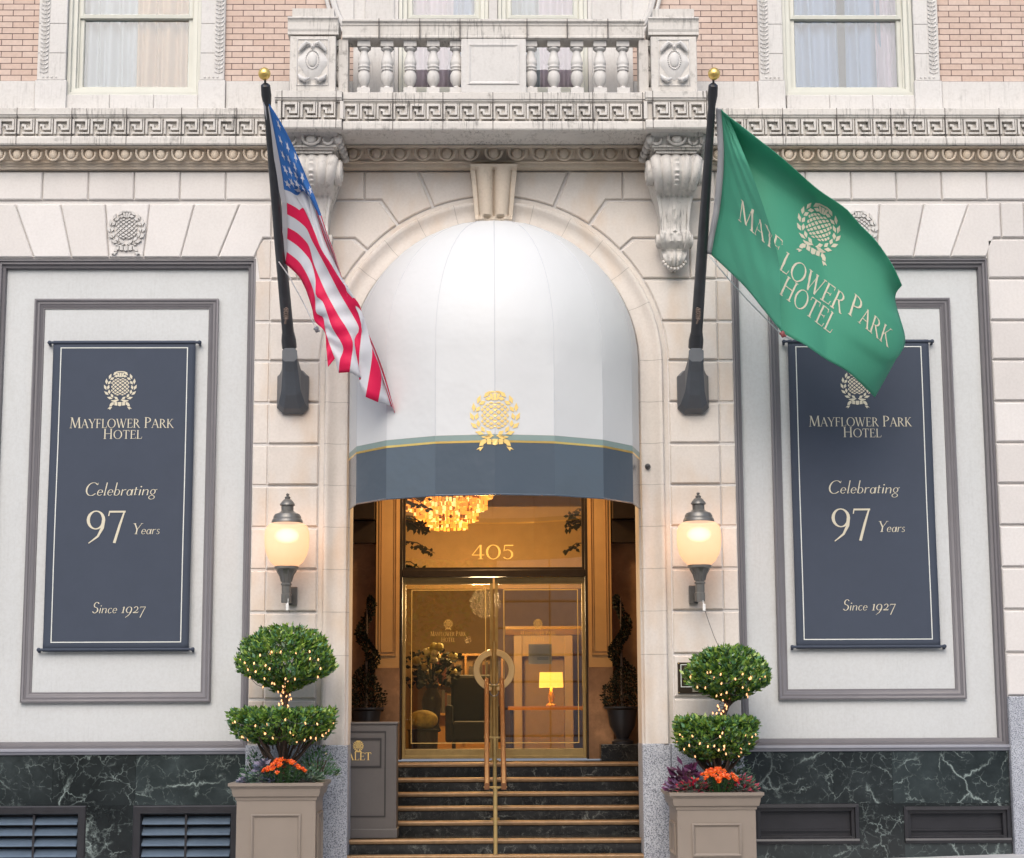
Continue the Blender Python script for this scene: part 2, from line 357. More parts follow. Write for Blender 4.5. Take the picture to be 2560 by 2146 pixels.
# ------------------------------------------------------------------ lettering and the thistle emblem (flat polygons in a 2-D layout)
def G_(w, *st): return (w, st)
def stem(x, top=1, serif=True): return [('L', x, 0, x, top, .105)]+([('S', x, 0, .24), ('S', x, top, .2)] if serif else [])
GL = {
 'A': G_(.76, ('L', .07, 0, .38, 1, .045), ('L', .37, 1, .69, 0, .115), ('H', .18, .56, .36, .04), ('S', .07, 0, .2), ('S', .69, 0, .25)),
 'E': G_(.62, *stem(.16), ('H', .16, .55, .98, .04), ('H', .16, .46, .52, .04), ('H', .16, .58, .02, .04), ('L', .54, .98, .56, .8, .035), ('L', .45, .43, .46, .62, .03), ('L', .57, .02, .61, .22, .035)),
 'F': G_(.58, *stem(.16), ('H', .16, .55, .98, .04), ('H', .16, .46, .52, .04), ('L', .54, .98, .56, .8, .035), ('L', .45, .43, .46, .62, .03)),
 'H': G_(.86, *stem(.16), *stem(.7), ('H', .16, .7, .52, .04)),
 'K': G_(.74, *stem(.16), ('L', .2, .44, .58, 1, .05), ('L', .3, .56, .68, 0, .11), ('S', .6, 1, .2), ('S', .7, 0, .16)),
 'L': G_(.58, *stem(.16), ('H', .16, .54, .02, .04), ('L', .54, .02, .58, .24, .035)),
 'M': G_(1.0, ('L', .11, 0, .18, 1, .045), ('L', .19, 1, .5, .04, .115), ('L', .5, .04, .81, 1, .045), ('L', .82, 1, .89, 0, .12), ('S', .11, 0, .2), ('S', .89, 0, .25), ('S', .14, 1, .14), ('S', .86, 1, .14)),
 'O': G_(.94, ('A', .47, .5, .44, .52, 0, 360, .11, .04)),
 'P': G_(.64, *stem(.16), ('A', .24, .74, .37, .26, -95, 95, .11, .04), ('H', .16, .26, .98, .04), ('H', .16, .26, .5, .04)),
 'R': G_(.74, *stem(.16), ('A', .24, .75, .34, .25, -95, 95, .11, .04), ('H', .16, .26, .98, .04), ('H', .16, .3, .52, .04), ('L', .34, .52, .68, 0, .11), ('S', .7, 0, .14)),
 'T': G_(.7, ('L', .35, 0, .35, 1, .105), ('H', .04, .66, .98, .045), ('L', .05, .98, .03, .78, .035), ('L', .65, .98, .67, .78, .035), ('S', .35, 0, .26)),
 'V': G_(.76, ('L', .08, 1, .4, 0, .115), ('L', .4, 0, .7, 1, .045), ('S', .08, 1, .25), ('S', .7, 1, .2)),
 'W': G_(1.08, ('L', .08, 1, .32, 0, .11), ('L', .32, 0, .55, .95, .045), ('L', .49, 1, .75, 0, .11), ('L', .75, 0, 1.0, 1, .045), ('S', .08, 1, .24), ('S', .5, 1, .18), ('S', 1.0, 1, .2)),
 'Y': G_(.72, ('L', .07, 1, .37, .44, .11), ('L', .66, 1, .39, .44, .045), ('L', .37, 0, .37, .48, .105), ('S', .07, 1, .23), ('S', .66, 1, .2), ('S', .37, 0, .25)),
 'C': G_(.74, ('A', .43, .5, .4, .52, 42, 318, .1, .04), ('L', .71, .8, .72, .98, .03)),
 'S': G_(.56, ('A', .29, .755, .22, .26, 25, 272, .085, .045), ('A', .28, .26, .25, .27, -152, 92, .095, .045)),
 'a': G_(.43, ('A', .19, .22, .17, .24, 0, 360, .065, .03), ('L', .36, .0, .36, .47, .07)),
 'b': G_(.42, ('L', .07, .02, .07, 1, .065), ('A', .2, .23, .19, .24, -175, 165, .065, .03)),
 'c': G_(.37, ('A', .21, .23, .18, .24, 45, 322, .07, .03)),
 'e': G_(.39, ('A', .2, .23, .18, .24, 5, 325, .065, .03), ('H', .06, .37, .25, .03)),
 'g': G_(.44, ('A', .2, .26, .17, .2, 0, 360, .06, .03), ('A', .2, -.16, .2, .16, 0, 360, .055, .03), ('P', [(.3, .12), (.16, .04), (.24, -.02)], [.03, .045, .035]), ('P', [(.32, .4), (.44, .45)], [.03, .045])),
 'i': G_(.19, ('L', .09, 0, .09, .46, .07), ('A', .1, .66, .05, .05, 0, 360, .05, .05)),
 'l': G_(.2, ('L', .09, .0, .09, 1, .065), ('P', [(.09, .02), (.2, .06)], [.03, .02])),
 'n': G_(.45, ('L', .07, 0, .07, .46, .065), ('P', [(.08, .28), (.2, .43), (.32, .44), (.37, .34)], [.025, .035, .05, .06]), ('L', .37, 0, .37, .36, .065)),
 'r': G_(.32, ('L', .07, 0, .07, .46, .065), ('P', [(.08, .3), (.18, .43), (.3, .44)], [.025, .035, .06])),
 's': G_(.32, ('A', .16, .345, .11, .125, 30, 272, .045, .03), ('A', .15, .12, .13, .13, -152, 92, .05, .03)),
 't': G_(.27, ('L', .1, .02, .1, .62, .065), ('H', .01, .25, .45, .03), ('P', [(.1, .02), (.22, .05)], [.03, .02])),
 '1': G_(.3, ('L', .15, 0, .15, .58, .085), ('S', .15, 0, .24), ('P', [(.15, .57), (.04, .5)], [.03, .03])),
 '2': G_(.5, ('A', .23, .4, .19, .2, -15, 165, .075, .035), ('P', [(.39, .36), (.27, .17), (.06, .05)], [.06, .05, .03]), ('H', .05, .46, .04, .075), ('L', .45, .04, .47, .15, .03)),
 '7': G_(.5, ('H', .03, .48, .55, .055), ('P', [(.45, .56), (.33, .15), (.19, -.4)], [.04, .065, .075]), ('L', .04, .55, .02, .42, .03)),
 '9': G_(.56, ('A', .27, .3, .25, .29, 0, 360, .085, .035), ('P', [(.475, .3), (.45, .06), (.33, -.2), (.09, -.41)], [.09, .085, .06, .025])),
 '4': G_(.74, ('L', .52, 0, .52, 1, .1), ('H', .03, .72, .29, .05), ('L', .06, .3, .5, 1, .05), ('S', .52, 0, .26)),
 '0': G_(.9, ('A', .45, .5, .41, .52, 0, 360, .12, .045)),
 '5': G_(.72, ('H', .14, .62, .96, .07), ('L', .15, .96, .11, .55, .045), ('A', .31, .33, .31, .35, -145, 120, .11, .045)),
 ' ': G_(.3,),
}
def stroke_polys(st, ox, oy, k, kx):
    """one stroke -> list of convex quads, scaled by k (height) and kx (width)"""
    P = lambda x, y: (ox+x*kx, oy+y*k)
    c = st[0]
    if c == 'L':
        _, x0, y0, x1, y1, w = st; return [[P(x0-w/2, y0), P(x0+w/2, y0), P(x1+w/2, y1), P(x1-w/2, y1)]]
    if c == 'H':
        _, x0, x1, y, t = st; return [[P(x0, y-t/2), P(x1, y-t/2), P(x1, y+t/2), P(x0, y+t/2)]]
    if c == 'S':
        _, x, y, w = st; y0, y1 = (0, .035) if y < .5 else (y-.035, y); return [[P(x-w/2, y0), P(x+w/2, y0), P(x+w/2, y1), P(x-w/2, y1)]]
    if c == 'A':
        _, cx, cy, rx, ry, a0, a1, wx, wy = st; n = max(4, int(abs(a1-a0)/18)); o = []
        for i in range(n):
            a, b = (rad(a0+(a1-a0)*j/n) for j in (i, i+1))
            o.append([P(cx+rx*cos(a), cy+ry*sin(a)), P(cx+rx*cos(b), cy+ry*sin(b)), P(cx+(rx-wx)*cos(b), cy+(ry-wy)*sin(b)), P(cx+(rx-wx)*cos(a), cy+(ry-wy)*sin(a))])
        return o
    pts, ws = st[1], st[2]; o = []; L = []
    for i, p in enumerate(pts):
        d = (Vector(pts[min(i+1, len(pts)-1)])-Vector(pts[max(i-1, 0)])).normalized(); nn = Vector((-d.y, d.x))*ws[i]/2
        L.append((Vector(p)+nn, Vector(p)-nn))
    for (a, b), (c2, d2) in zip(L, L[1:]): o.append([P(*a), P(*c2), P(*d2), P(*b)])
    return o
def text(s, x0, z0, width, cap, slant=0, small=1.0, spacing=.03):
    """polygons (with a layer number) for s, left end x0, baseline z0, fitted to the given width; lower-case text marks small caps when small<1"""
    adv = 0; pos = []
    for ch in s:
        sm = small if (small < 1 and ch.islower()) else 1
        g = GL[ch.upper() if small < 1 else ch]; pos.append((adv, g, sm)); adv += (g[0]+spacing)*sm
    kx = width/(adv-spacing); out = []; layer = 0
    for a, g, sm in pos:
        for st in g[1]:
            layer = (layer+1) % 7
            for q in stroke_polys(st, x0+a*kx, z0, cap*sm, kx*sm):
                out.append(([(x+(y-z0)*slant, y) for x, y in q], layer))
    return out
def emblem(cx, cy, h):
    """thistle head in a laurel wreath over a ribbon; h = full height"""
    k = h/1.36; out = []
    def pl(pts): out.append(([(cx+x*k, cy+y*k) for x, y in pts], len(out) % 2))
    R = .355
    for r in range(-5, 6):                      # lattice of the thistle head
        for q in range(-5, 6):
            if (r+q) % 2: continue
            u, v = q*.2, r*.165
            if u*u+v*v > .88: continue
            f = lambda a, b: (R*sin(a*1.25)/sin(1.25), .06+.345*sin(b*1.25)/sin(1.25))
            pl([f(u-.142, v), f(u, v-.115), f(u+.142, v), f(u, v+.115)])
    pl([(-.16, .60), (-.1, .66), (.1, .66), (.16, .60), (.07, .62), (-.07, .62)])
    for a in (-1, 0, 1): pl([(a*.05-.022, .43), (a*.05+.022, .43), (a*.105+.04, .595), (a*.105-.04, .595)])
    for sg in (-1, 1):
        for i in range(7):                      # pairs of laurel leaves up both sides
            a = rad(-72+i*23.5)
            for ro, tilt, ln in ((.565, .42, .22), (.45, -.30, .18)):
                px, py = sg*ro*cos(a), .05+ro*sin(a)
                t = a+pi/2+(-tilt if ro > .5 else -tilt); dx, dy = sg*cos(t), sin(t); nx, ny = -dy, dx
                pl([(px-dx*ln*.5, py-dy*ln*.5), (px+nx*.052, py+ny*.052), (px+dx*ln*.55, py+dy*ln*.55), (px-nx*.052, py-ny*.052)])
        pl([(sg*.02, -.46), (sg*.3, -.5), (sg*.34, -.465), (sg*.06, -.43)])
        pl([(sg*.09, -.53), (sg*.2, -.53), (sg*.2, -.655), (sg*.09, -.665)])
        pl([(sg*.225, -.525), (sg*.32, -.55), (sg*.37, -.61), (sg*.39, -.7), (sg*.29, -.69), (sg*.28, -.65), (sg*.225, -.63)])
        pl([(sg*.28, -.715), (sg*.39, -.725), (sg*.46, -.79), (sg*.385, -.775), (sg*.37, -.83)])
    pl([(-.065, -.53), (.065, -.53), (.065, -.665), (0, -.69), (-.065, -.665)])
    return out
def fine(polys, n=5):
    """split long strokes so that they follow a curved cloth"""
    out = []
    for q, ly in polys:
        if len(q) != 4: out.append((q, ly)); continue
        p = [Vector(v) for v in q]
        if (p[1]-p[0]).length > (p[2]-p[1]).length: p = p[1:]+p[:1]
        for k in range(n):
            a, b = k/n, (k+1)/n; L = lambda u, v, t: tuple(u.lerp(v, t)); out.append(([L(p[0], p[3], a), L(p[1], p[2], a), L(p[1], p[2], b), L(p[0], p[3], b)], ly))
    return out
def decal(name, polys, fn, mat, parent, lift=.0022, thick=0):
    """lay 2-D polygons on a surface; fn(x, y, lift) -> point"""
    mb = MB()
    for p, ly in polys:
        a = [fn(x, y, lift+ly*.00025+thick) for x, y in p]; n = len(a)
        if thick:
            b = [fn(x, y, -.002) for x, y in p]
            mb.add(a+b, [tuple(range(n))]+[(i, (i+1) % n, (i+1) % n+n, i+n) for i in range(n)])
        else: mb.add(a, [tuple(range(n))])
    return mb.build(name, mat, parent, recalc=bool(thick))
# ------------------------------------------------------------------ ground and street
AX = 0.0
SLOPE = .028
def gz(x): return SLOPE*x-.02
mb = MB()
mb.add([(-60, -3.6, gz(-60)), (60, -3.6, gz(60)), (60, .5, gz(60)), (-60, .5, gz(-60)), (-60, -3.6, gz(-60)-.15), (60, -3.6, gz(60)-.15)], [(0, 1, 2, 3), (4, 5, 1, 0)])
struct(mb.build('sidewalk', M['walk']))
mb = MB(); mb.add([(-200, -200, gz(-200)-.154), (200, -200, gz(200)-.154), (200, 60, gz(200)-.154), (-200, 60, gz(-200)-.154)], [(0, 1, 2, 3)])
struct(mb.build('road', M['road']))

# ------------------------------------------------------------------ the hotel front
H = thing('hotel_building', 'pale terracotta and pink brick hotel front with arched entrance and stone balcony', 'building')
JZ = [1.237, 1.693, 2.132, 2.572, 3.006, 3.44, 3.872, 4.302, 4.738, 5.178, 5.598, 6.05, 6.487, 6.905, 7.225]
ZC, RI, RO = 5.136, 1.51, 1.80
def arcpts(r, a0, a1, n, sg=1):
    """points on the arch, angle measured from the crown"""
    return [(sg*r*sin(rad(a0+(a1-a0)*i/n)), ZC+r*cos(rad(a0+(a1-a0)*i/n))) for i in range(n+1)]
# the wall mass the dressed stone stands on
mb = MB()
for sg in (-1, 1):
    X = lambda a, b: (min(sg*a, sg*b), max(sg*a, sg*b))
    mb.box(*X(1.9, 6.6), .03, .5, 6.28, 7.24); mb.box(*X(1.9, 2.50), .03, .5, -.4, 6.28); mb.box(*X(5.22, 6.6), .03, .5, -.4, 6.28)
    mb.prism([(0, 7.24), (sg*1.9, 7.24), (sg*1.9, ZC)]+arcpts(1.77, 90, 0, 20, sg), .03, .5); mb.box(*X(1.77, 1.9), .03, .5, -.4, ZC)
mb.box(-6.6, 6.6, .32, .5, 7.24, 7.80)
mb.build('wall_core', M['stone'], H)

def zig(i): return .0025*((i*7) % 3-1)
for sg in (-1, 1):
    mb = MB(); S = lambda poly: [(sg*x, z) for x, z in poly]
    g = .005; hb = .014
    # the pier beside the arch, a narrow margin strip next to the panel
    for i in range(0, 9):
        z0, z1 = JZ[i]+hb, JZ[i+1]-hb
        mb.block(S([(1.822, z0), (2.338, z0), (2.338, z1), (1.822, z1)]), zig(i), .04, .012)
        mb.block(S([(2.348, z0), (2.497, z0), (2.497, z1), (2.348, z1)]), .018, .04, .008)
    z0, z1 = JZ[9]+hb, JZ[10]-hb
    def arcx(z): return sqrt(max(0, 1.822**2-(z-ZC)**2))
    def ang(z): return math.degrees(math.acos((z-ZC)/1.822))
    mb.block(S([(2.338, z0), (2.338, z1)]+arcpts(1.822, ang(z1), ang(z0), 4)), 0, .04, .012)
    mb.block(S([(2.348, z0), (2.497, z0), (2.497, z1), (2.348, z1)]), .018, .04, .008)
    z0, z1 = JZ[10]+hb, JZ[11]-hb
    mb.block(S([(2.348, z0), (2.497, z0), (2.497, z1), (2.348, z1)]), .018, .04, .008)
    mb.block(S([(2.338, z0), (2.338, z1), (1.66, z1)]+arcpts(1.822, 60.4, ang(z0), 5)), 0, .04, .012)
    # voussoirs round the arch with stepped heads
    z0, z1 = JZ[11]+hb, JZ[12]-hb
    mb.block(S([(1.63, z0), (2.06, z0), (2.06, z1), (1.49, z1)]+arcpts(1.822, 47.9, 59.4, 4)), 0, .04, .012)
    mb.block(S([(2.07, z0), (2.338, z0), (2.338, z1), (2.07, z1)]), 0, .04, .012)
    mb.block(S([(2.348, z0), (2.46, z0), (2.497, 6.33), (2.497, 6.40), (2.43, z1), (2.348, z1)]), .018, .04, .008)
    z0, z1 = JZ[12]+hb, JZ[13]-hb
    mb.block(S([(1.462, z0), (2.0, z0), (2.0, z1), (1.21, z1)]+arcpts(1.822, 34.5, 46.9, 5)), 0, .04, .012)
    mb.block(S([(2.01, z0), (2.338, z0), (2.338, z1), (2.01, z1)]), 0, .04, .012)
    z0, z1 = JZ[13]+hb, JZ[14]-.008
    mb.block(S([(1.185, z0), (1.362, z0), (1.362, z1), (.81, z1)]+arcpts(1.822, 21.2, 33.4, 5)), 0, .04, .012)
    mb.block(S([(1.374, z0), (2.0, z0), (2.0, z1), (1.374, z1)]), 0, .04, .012)
    mb.block(S([(2.01, z0), (2.338, z0), (2.338, z1), (2.01, z1)]), 0, .04, .012)
    mb.block(S([(.785, z1), (.24, z1), (.205, 6.95)]+arcpts(1.822, 8, 20.2, 4)), 0, .04, .012)
    mb.build('dressed_stone', M['stonewarm'], H)
    # flat arch and the course over the wall panel
    mb = MB(); xc = 3.86; tops = [-1.18, -.705, -.232, .232, .705, 1.18]; bots = [-.965, -.57, -.18, .18, .57, .965]
    zt, zb = 6.865, 6.292
    for i in range(5):
        mb.block(S([(xc+tops[i]+g, zt), (xc+tops[i+1]-g, zt), (xc+bots[i+1]-g, zb), (xc+bots[i]+g, zb)]), zig(i), .04, .011)
    mb.block(S([(xc-1.18-g, zt), (2.348, zt), (2.348, 6.501), (2.43, 6.501), (2.52, zb), (xc-.965-g, zb)]), 0, .04, .011)
    mb.block(S([(xc+1.18+g, zt), (5.37, zt), (5.37, 6.501), (5.29, 6.501), (5.20, zb), (xc+.965+g, zb)]), 0, .04, .011)
    xs = [2.348+.4825*i for i in range(10)]
    for i in range(9): mb.rblock(*sorted((sg*xs[i], sg*xs[i+1])), 6.905+.008, JZ[14]-.008, zig(i+1), .04, .012, g=g)
    # far pier
    for i in range(1, 13):
        z0, z1 = JZ[i]+hb, JZ[i+1]-hb
        if i == 12: z1 = 6.88
        mb.block(S([(5.222 if i < 12 else 5.38, z0), (5.62+.1*(i % 2), z0), (5.62+.1*(i % 2), z1), (5.222 if i < 12 else 5.38, z1)]), 0, .04, .012)
        mb.block(S([(5.63+.1*(i % 2), z0), (6.6, z0), (6.6, z1), (5.63+.1*(i % 2), z1)]), 0, .04, .012)
    fa = mb.build('flat_arch', M['stone'], H)
    em = emblem(0, 0, .44)
    decal('carved_emblem', em, lambda x, z, l: (sg*xc+x, -.001-l, 6.575+z), M['clean'], fa, thick=.022)
    # granite foot
    mb = MB()
    for a, b, zt, y in ((1.485, 1.775, 1.237, -.035), (1.779, 2.512, 1.237, -.03), (5.215, 6.6, 1.693, -.03)):
        mb = MB(); mb.rblock(*sorted((sg*a, sg*b)), -.4, zt, y, .5, .012); mb.build('granite_plinth', M['granite'], H)
    # painted wall panel with two mouldings
    x0, x1 = sorted((sg*2.502, sg*5.218))
    mb = MB(); mb.box(x0, x1, .14, .34, 1.205, 6.28); pn = mb.build('wall_panel', M['panel'], H)
    mb = MB(); mb.frame(x0+.001, x1-.001, 1.19, 6.279, [(0, .139), (0, .035), (.018, .03), (.03, .052), (.048, .052), (.056, .08), (.082, .088), (.09, .139)])
    mb.build('outer_moulding', M['taupe'], pn, smooth=40)
    a, b = sorted((sg*2.897, sg*4.822))
    mb = MB(); mb.frame(a, b, 1.672, 5.868, [(0, .139), (0, .094), (.014, .088), (.026, .094), (.034, .106), (.052, .106), (.06, .114), (.08, .117), (.088, .126), (.102, .128), (.105, .139)])
    mb.build('inner_moulding', M['taupe'], pn, smooth=40)
    mb = MB(); mb.mould([(.138, 1.212), (.02, 1.212), (.0, 1.2), (.0, 1.185), (.02, 1.176), (.024, 1.158), (.034, 1.15), (.30, 1.15)], *( (x0-.02, x1-.003) if sg < 0 else (x0+.003, x1-.003)))
    mb.build('sill_moulding', M['greymould'], H, smooth=40)
    # marble base with its openings
    ops = [(4.104, 5.15, -.35, .648), (2.575, 3.636, -.35, .646)] if sg < 0 else [(2.605, 3.664, .235, .630), (4.121, 5.2, .235, .60)]
    mb = MB(); yq = .045
    ops = sorted((tuple(sorted((sg*o[0], sg*o[1])))+o[2:]) for o in ops)
    zt = max(o[3] for o in ops); zb_ = min(o[2] for o in ops)
    xs = [x0+.012]+[v for o in ops for v in o[:2]]+[x1-.012]
    cuts = [x0+.012, -4.45, -3.62, x1-.012] if sg < 0 else [x0+.012, 3.42, 4.02, x1-.012]
    for a, b in zip(cuts, cuts[1:]): mb.box(a+.001, b-.001, yq, .3, zt+.001, 1.15)
    for a, b in ((xs[0], xs[1]), (xs[2], xs[3]), (xs[4], xs[5])):
        if b-a > .01: mb.box(a, b, yq+.001, .3, -.4, zt)
    for o in ops:
        if o[2] > -.3: mb.box(o[0], o[1], yq, .3, -.4, o[2])
        if o[3] < zt-.002: mb.box(o[0]+.0005, o[1]-.0005, yq+.001, .3, o[3], zt-.0005)
    mp = mb.build('marble_plinth', M['marble'], H)
    for k, o in enumerate(ops):
        if sg < 0:
            mb = MB(); mb.frame(o[0]+.001, o[1]-.001, o[2]+.001, o[3]-.001, [(0, .2), (0, .04), (.012, .03), (.075, .03), (.085, .06), (.09, .2)])
            xm = (o[0]+o[1])/2; mb.box(xm-.011, xm+.011, .05, .12, o[2]+.08, o[3]-.09)
            mb.box(o[0]+.05, o[1]-.05, .19, .21, o[2]+.02, o[3]-.05)
            vt = mb.build('vent_grille', M['black'], H)
            mb = MB(); z = o[3]-.155
            while z > o[2]:
                mb.add([(o[0]+.092, .052, z-.012), (o[1]-.092, .052, z-.012), (o[1]-.092, .125, z+.045), (o[0]+.092, .125, z+.045), (o[0]+.092, .052, z-.032), (o[1]-.092, .052, z-.032), (o[1]-.092, .125, z+.03), (o[0]+.092, .125, z+.03)],
                       [(0, 1, 2, 3), (4, 5, 6, 7), (0, 1, 5, 4), (2, 3, 7, 6)]); z -= .1055
            mb.build('louvre_blade', M['louvre'], vt)
        else:
            mb = MB(); mb.frame(o[0]+.001, o[1]-.001, o[2]+.001, o[3]-.001, [(0, .2), (0, .03), (.035, .025), (.04, .06), (.07, .065), (.075, .12)])
            mb.mould([(.12, o[2]+.085), (.02, o[2]+.05), (.012, o[2]+.03), (.02, o[2]+.004), (.12, o[2]+.004)], o[0]+.003, o[1]-.003)
            mb.box(o[0]+.05, o[1]-.05, .12, .135, o[2]+.02, o[3]-.05); mb.box(o[0]+.07, o[1]-.07, .1, .119, o[2]+.12, o[2]+.135)
            mb.build('basement_window', M['black'], H)

# arch moulding: jambs and round head in one sweep
mb = MB(); prof = [(-.02, .5), (-.02, .05), (0, .03), (.004, .0), (.012, -.014), (.026, -.018), (.05, -.012), (.09, .002), (.13, .0), (.165, -.018), (.195, -.042), (.215, -.052), (.232, -.05), (.243, -.038), (.25, -.015), (.252, .018), (.285, .02), (.30, .03)]
path = [(-1, 0, 1.237), (-1, 0, ZC)]+[(-cos(pi*i/48), sin(pi*i/48), ZC) for i in range(1, 48)]+[(1, 0, ZC), (1, 0, 1.237)]
n = len(prof); vs = [((RI+d)*dx, y, bz+(RI+d)*dz) for dx, dz, bz in path for d, y in prof]
mb.add(vs, [(i*n+k, i*n+k+1, (i+1)*n+k+1, (i+1)*n+k) for i in range(len(path)-1) for k in range(n-1)])
ar = mb.build('arch_moulding', M['stonewarm'], H, smooth=35)
mb = MB(); pj = [(d-(.0015 if d < .003 else 0), y-.0014) for d, y in prof[1:15]]; nj = len(pj)
def jslice(fn_):
    vs = [fn_(k, d, y) for k in (-1, 1) for d, y in pj]; mb.add(vs, [(k, k+1, k+1+nj, k+nj) for k in range(nj-1)])
for sg in (-1, 1):          # thin joints across the arch stones
    for z in JZ[2:10]: jslice(lambda k, d, y: (sg*(RI+d), y, z+k*.002))
    for a in (14, 27.5, 41, 54, 68): jslice(lambda k, d, y: (sg*(RI+d)*sin(rad(a)+k*.0012), y, ZC+(RI+d)*cos(rad(a)+k*.0012)))
mb.build('mortar_joint', plain('thin_joint', (.30, .27, .24), .9), ar)
# keystone: fluted scroll
mb = MB()
def key(i, j):
    t = j/24; u = i/60*2-1; z = 6.60+(7.235-6.60)*t; hw = .186+.062*t
    fl = sqrt(max(0, 1-((abs(u)-.40)/.37)**2)) if abs(u) < .8 else .30
    y = -.09-.05*t-(.085*fl if .16 < t < .93 else .085)
    if t <= .16: y = -.10-.07*sin(pi*t/.16)*(1 if abs(u) > .5 else .8)-(.02*cos(u*pi*3) if abs(u) < .9 else 0)
    return (u*hw, y, z)
mb.grid(key, 60, 24)
mb.add([(-.186, -.09, 6.60), (.186, -.09, 6.60), (.248, -.14, 7.235), (-.248, -.14, 7.235), (-.186, .1, 6.60), (.186, .1, 6.60), (.248, .1, 7.235), (-.248, .1, 7.235)], [(0, 1, 5, 4), (1, 2, 6, 5), (2, 3, 7, 6), (3, 0, 4, 7)])
mb.build('keystone', M['buff'], ar, smooth=40)

# ---- upper wall
for a, b in ((-6.6, -4.862), (-2.872, -1.50), (1.50, 2.852), (4.792, 6.6)): mb = MB(); mb.box(a, b, .05, .32, 8.228, 9.9); mb.build('brick_wall', M['brick'], H)
for a, b, nn in ((-6.6, -4.879, 1), (-2.855, -1.5, 1), (1.5, 2.835, 1), (4.809, 6.6, 2)):
    mb = MB()
    for i in range(nn): mb.rblock(a+(b-a)*i/nn, a+(b-a)*(i+1)/nn, 7.825, 8.226, .02, .32, .006, g=.002)
    mb.build('stone_band', M['clean'], H)
for a, b in ((-4.56, -3.15), (3.14, 4.53)):
    mb = MB()
    for i in range(3): mb.rblock(a+(b-a)*i/3, a+(b-a)*(i+1)/3, 7.825, 8.078, .03, .32, .006, g=.0015)
    mb.build('stone_band', M['clean'], H)
def carved(mb, x, z0, z1, w):       # a running leaf ornament
    z = z0
    while z < z1:
        for s in (-1, 1):
            mb.add([(x, -.002, z), (x+s*w*.5, -.014, z+.02), (x+s*w*.55, -.004, z+.055), (x+s*.004, -.012, z+.04)], [(0, 1, 2, 3)])
        mb.ball((x, .0, z+.012), .011, .014, .014, 6, 4); z += .047
def window(xg0, xg1, zg, parent, pil, side=None):
    """sash window; xg0..xg1 the glass, zg its lower edge"""
    w = sub('window', parent, ((xg0+xg1)/2, .1, zg))
    zr = zg+.78; top = 9.9
    mb = MB(); mb.frame(xg0-.15, xg1+.15, zg-.125, top+.3, [(0, .32), (0, .055), (.035, .05), (.045, .085), (.085, .085), (.09, .125), (.105, .125), (.11, .3)]); mb.build('frame', M['cream'], w, smooth=30)
    mb = MB(); mb.frame(xg0-.045, xg1+.045, zg-.045, zr+.022, [(0, .25), (0, .145), (.04, .14), (.048, .155), (.048, .2)]); mb.build('lower_sash', M['cream'], w)
    mb = MB(); mb.frame(xg0-.045, xg1+.045, zr-.02, top+.2, [(0, .2), (0, .115), (.035, .11), (.048, .13), (.048, .145)]); mb.build('upper_sash', M['cream'], w)
    mb = MB(); mb.box(xg0, xg1, .17, .174, zg, zr); mb.box(xg0, xg1, .13, .134, zr+.02, top); mb.build('pane', M['winglass'], w)
    mb = MB(); mb.box(xg0-.4, xg1+.4, 1.7, 1.75, zg-.4, top); mb.box(xg0-.4, xg1+.4, .33, 1.7, zg-.45, zg-.4); mb.box(xg0-.42, xg0-.4, .33, 1.7, zg-.4, top); mb.box(xg1+.4, xg1+.42, .33, 1.7, zg-.4, top); mb.box(xg0-.4, xg1+.4, .33, 1.7, top, top+.03)
    mb.build('room_shell', M['roomdark'], w)
    if pil:
        for a, b, e in pil:
            mb = MB(); z = 8.228
            for i, z1 in enumerate((8.53, 8.86, 9.4, 9.9)):
                mb.rblock(a, b, z, z1, .0, .33, .005, h=.0015); z = z1
            mb.rblock(a-.015, b+.015, 7.826, 8.226, -.008, .33, .006)
            carved(mb, e, 8.3, 9.85, .085)
            for k in range(4): mb.ball((a+.07+k*.045 if e < (a+b)/2 else b-.07-k*.045, 0, 8.262), .014, .012, .013, 6, 4)
            mb.build('stone_architrave', M['clean'], w)
    return w
window(-4.405, -3.285, 8.205, H, [(-4.862, -4.56, -4.79), (-3.13, -2.872, -2.93)])
window(3.265, 4.375, 8.205, H, [(2.852, 3.11, 2.91), (4.53, 4.792, 4.725)])
# centre bay behind the balcony
mb = MB()
mb.box(-1.5, -1.02, .04, .32, 7.83, 9.9); mb.box(1.02, 1.5, .04, .32, 7.83, 9.9); mb.box(-.045, .045, .02, .32, 7.83, 9.9)
mb.box(-1.02, -.045, .05, .32, 7.83, 8.07); mb.box(.045, 1.02, .05, .32, 7.83, 8.07)
for s in (-1, 1):
    mb.rblock(*sorted((s*1.06, s*1.38)), 7.9, 8.62, .02, .05, .01); mb.rblock(*sorted((s*1.06, s*1.38)), 8.665, 9.9, .015, .05, .01)
    pts = [(s*(1.40+.34*cos(a)), 9.33-.60*sin(a)) for a in [rad(q) for q in range(0, 91, 10)]]
    mb.tube([(x, .0, z) for x, z in reversed(pts)], .035, 8); mb.tube([(x+s*.07, .0, z) for x, z in reversed(pts)], .022, 8)
    mb.prism([(s*1.5, 8.6), (s*1.52, 8.74)]+[(x, z) for x, z in reversed(pts[:8])]+[(s*1.74, 9.6), (s*1.5, 9.9)], .02, .049)
mb.build('centre_bay', M['clean'], H, smooth=40)
window(-.865, -.20, 8.205, H, None); window(.20, .865, 8.205, H, None)

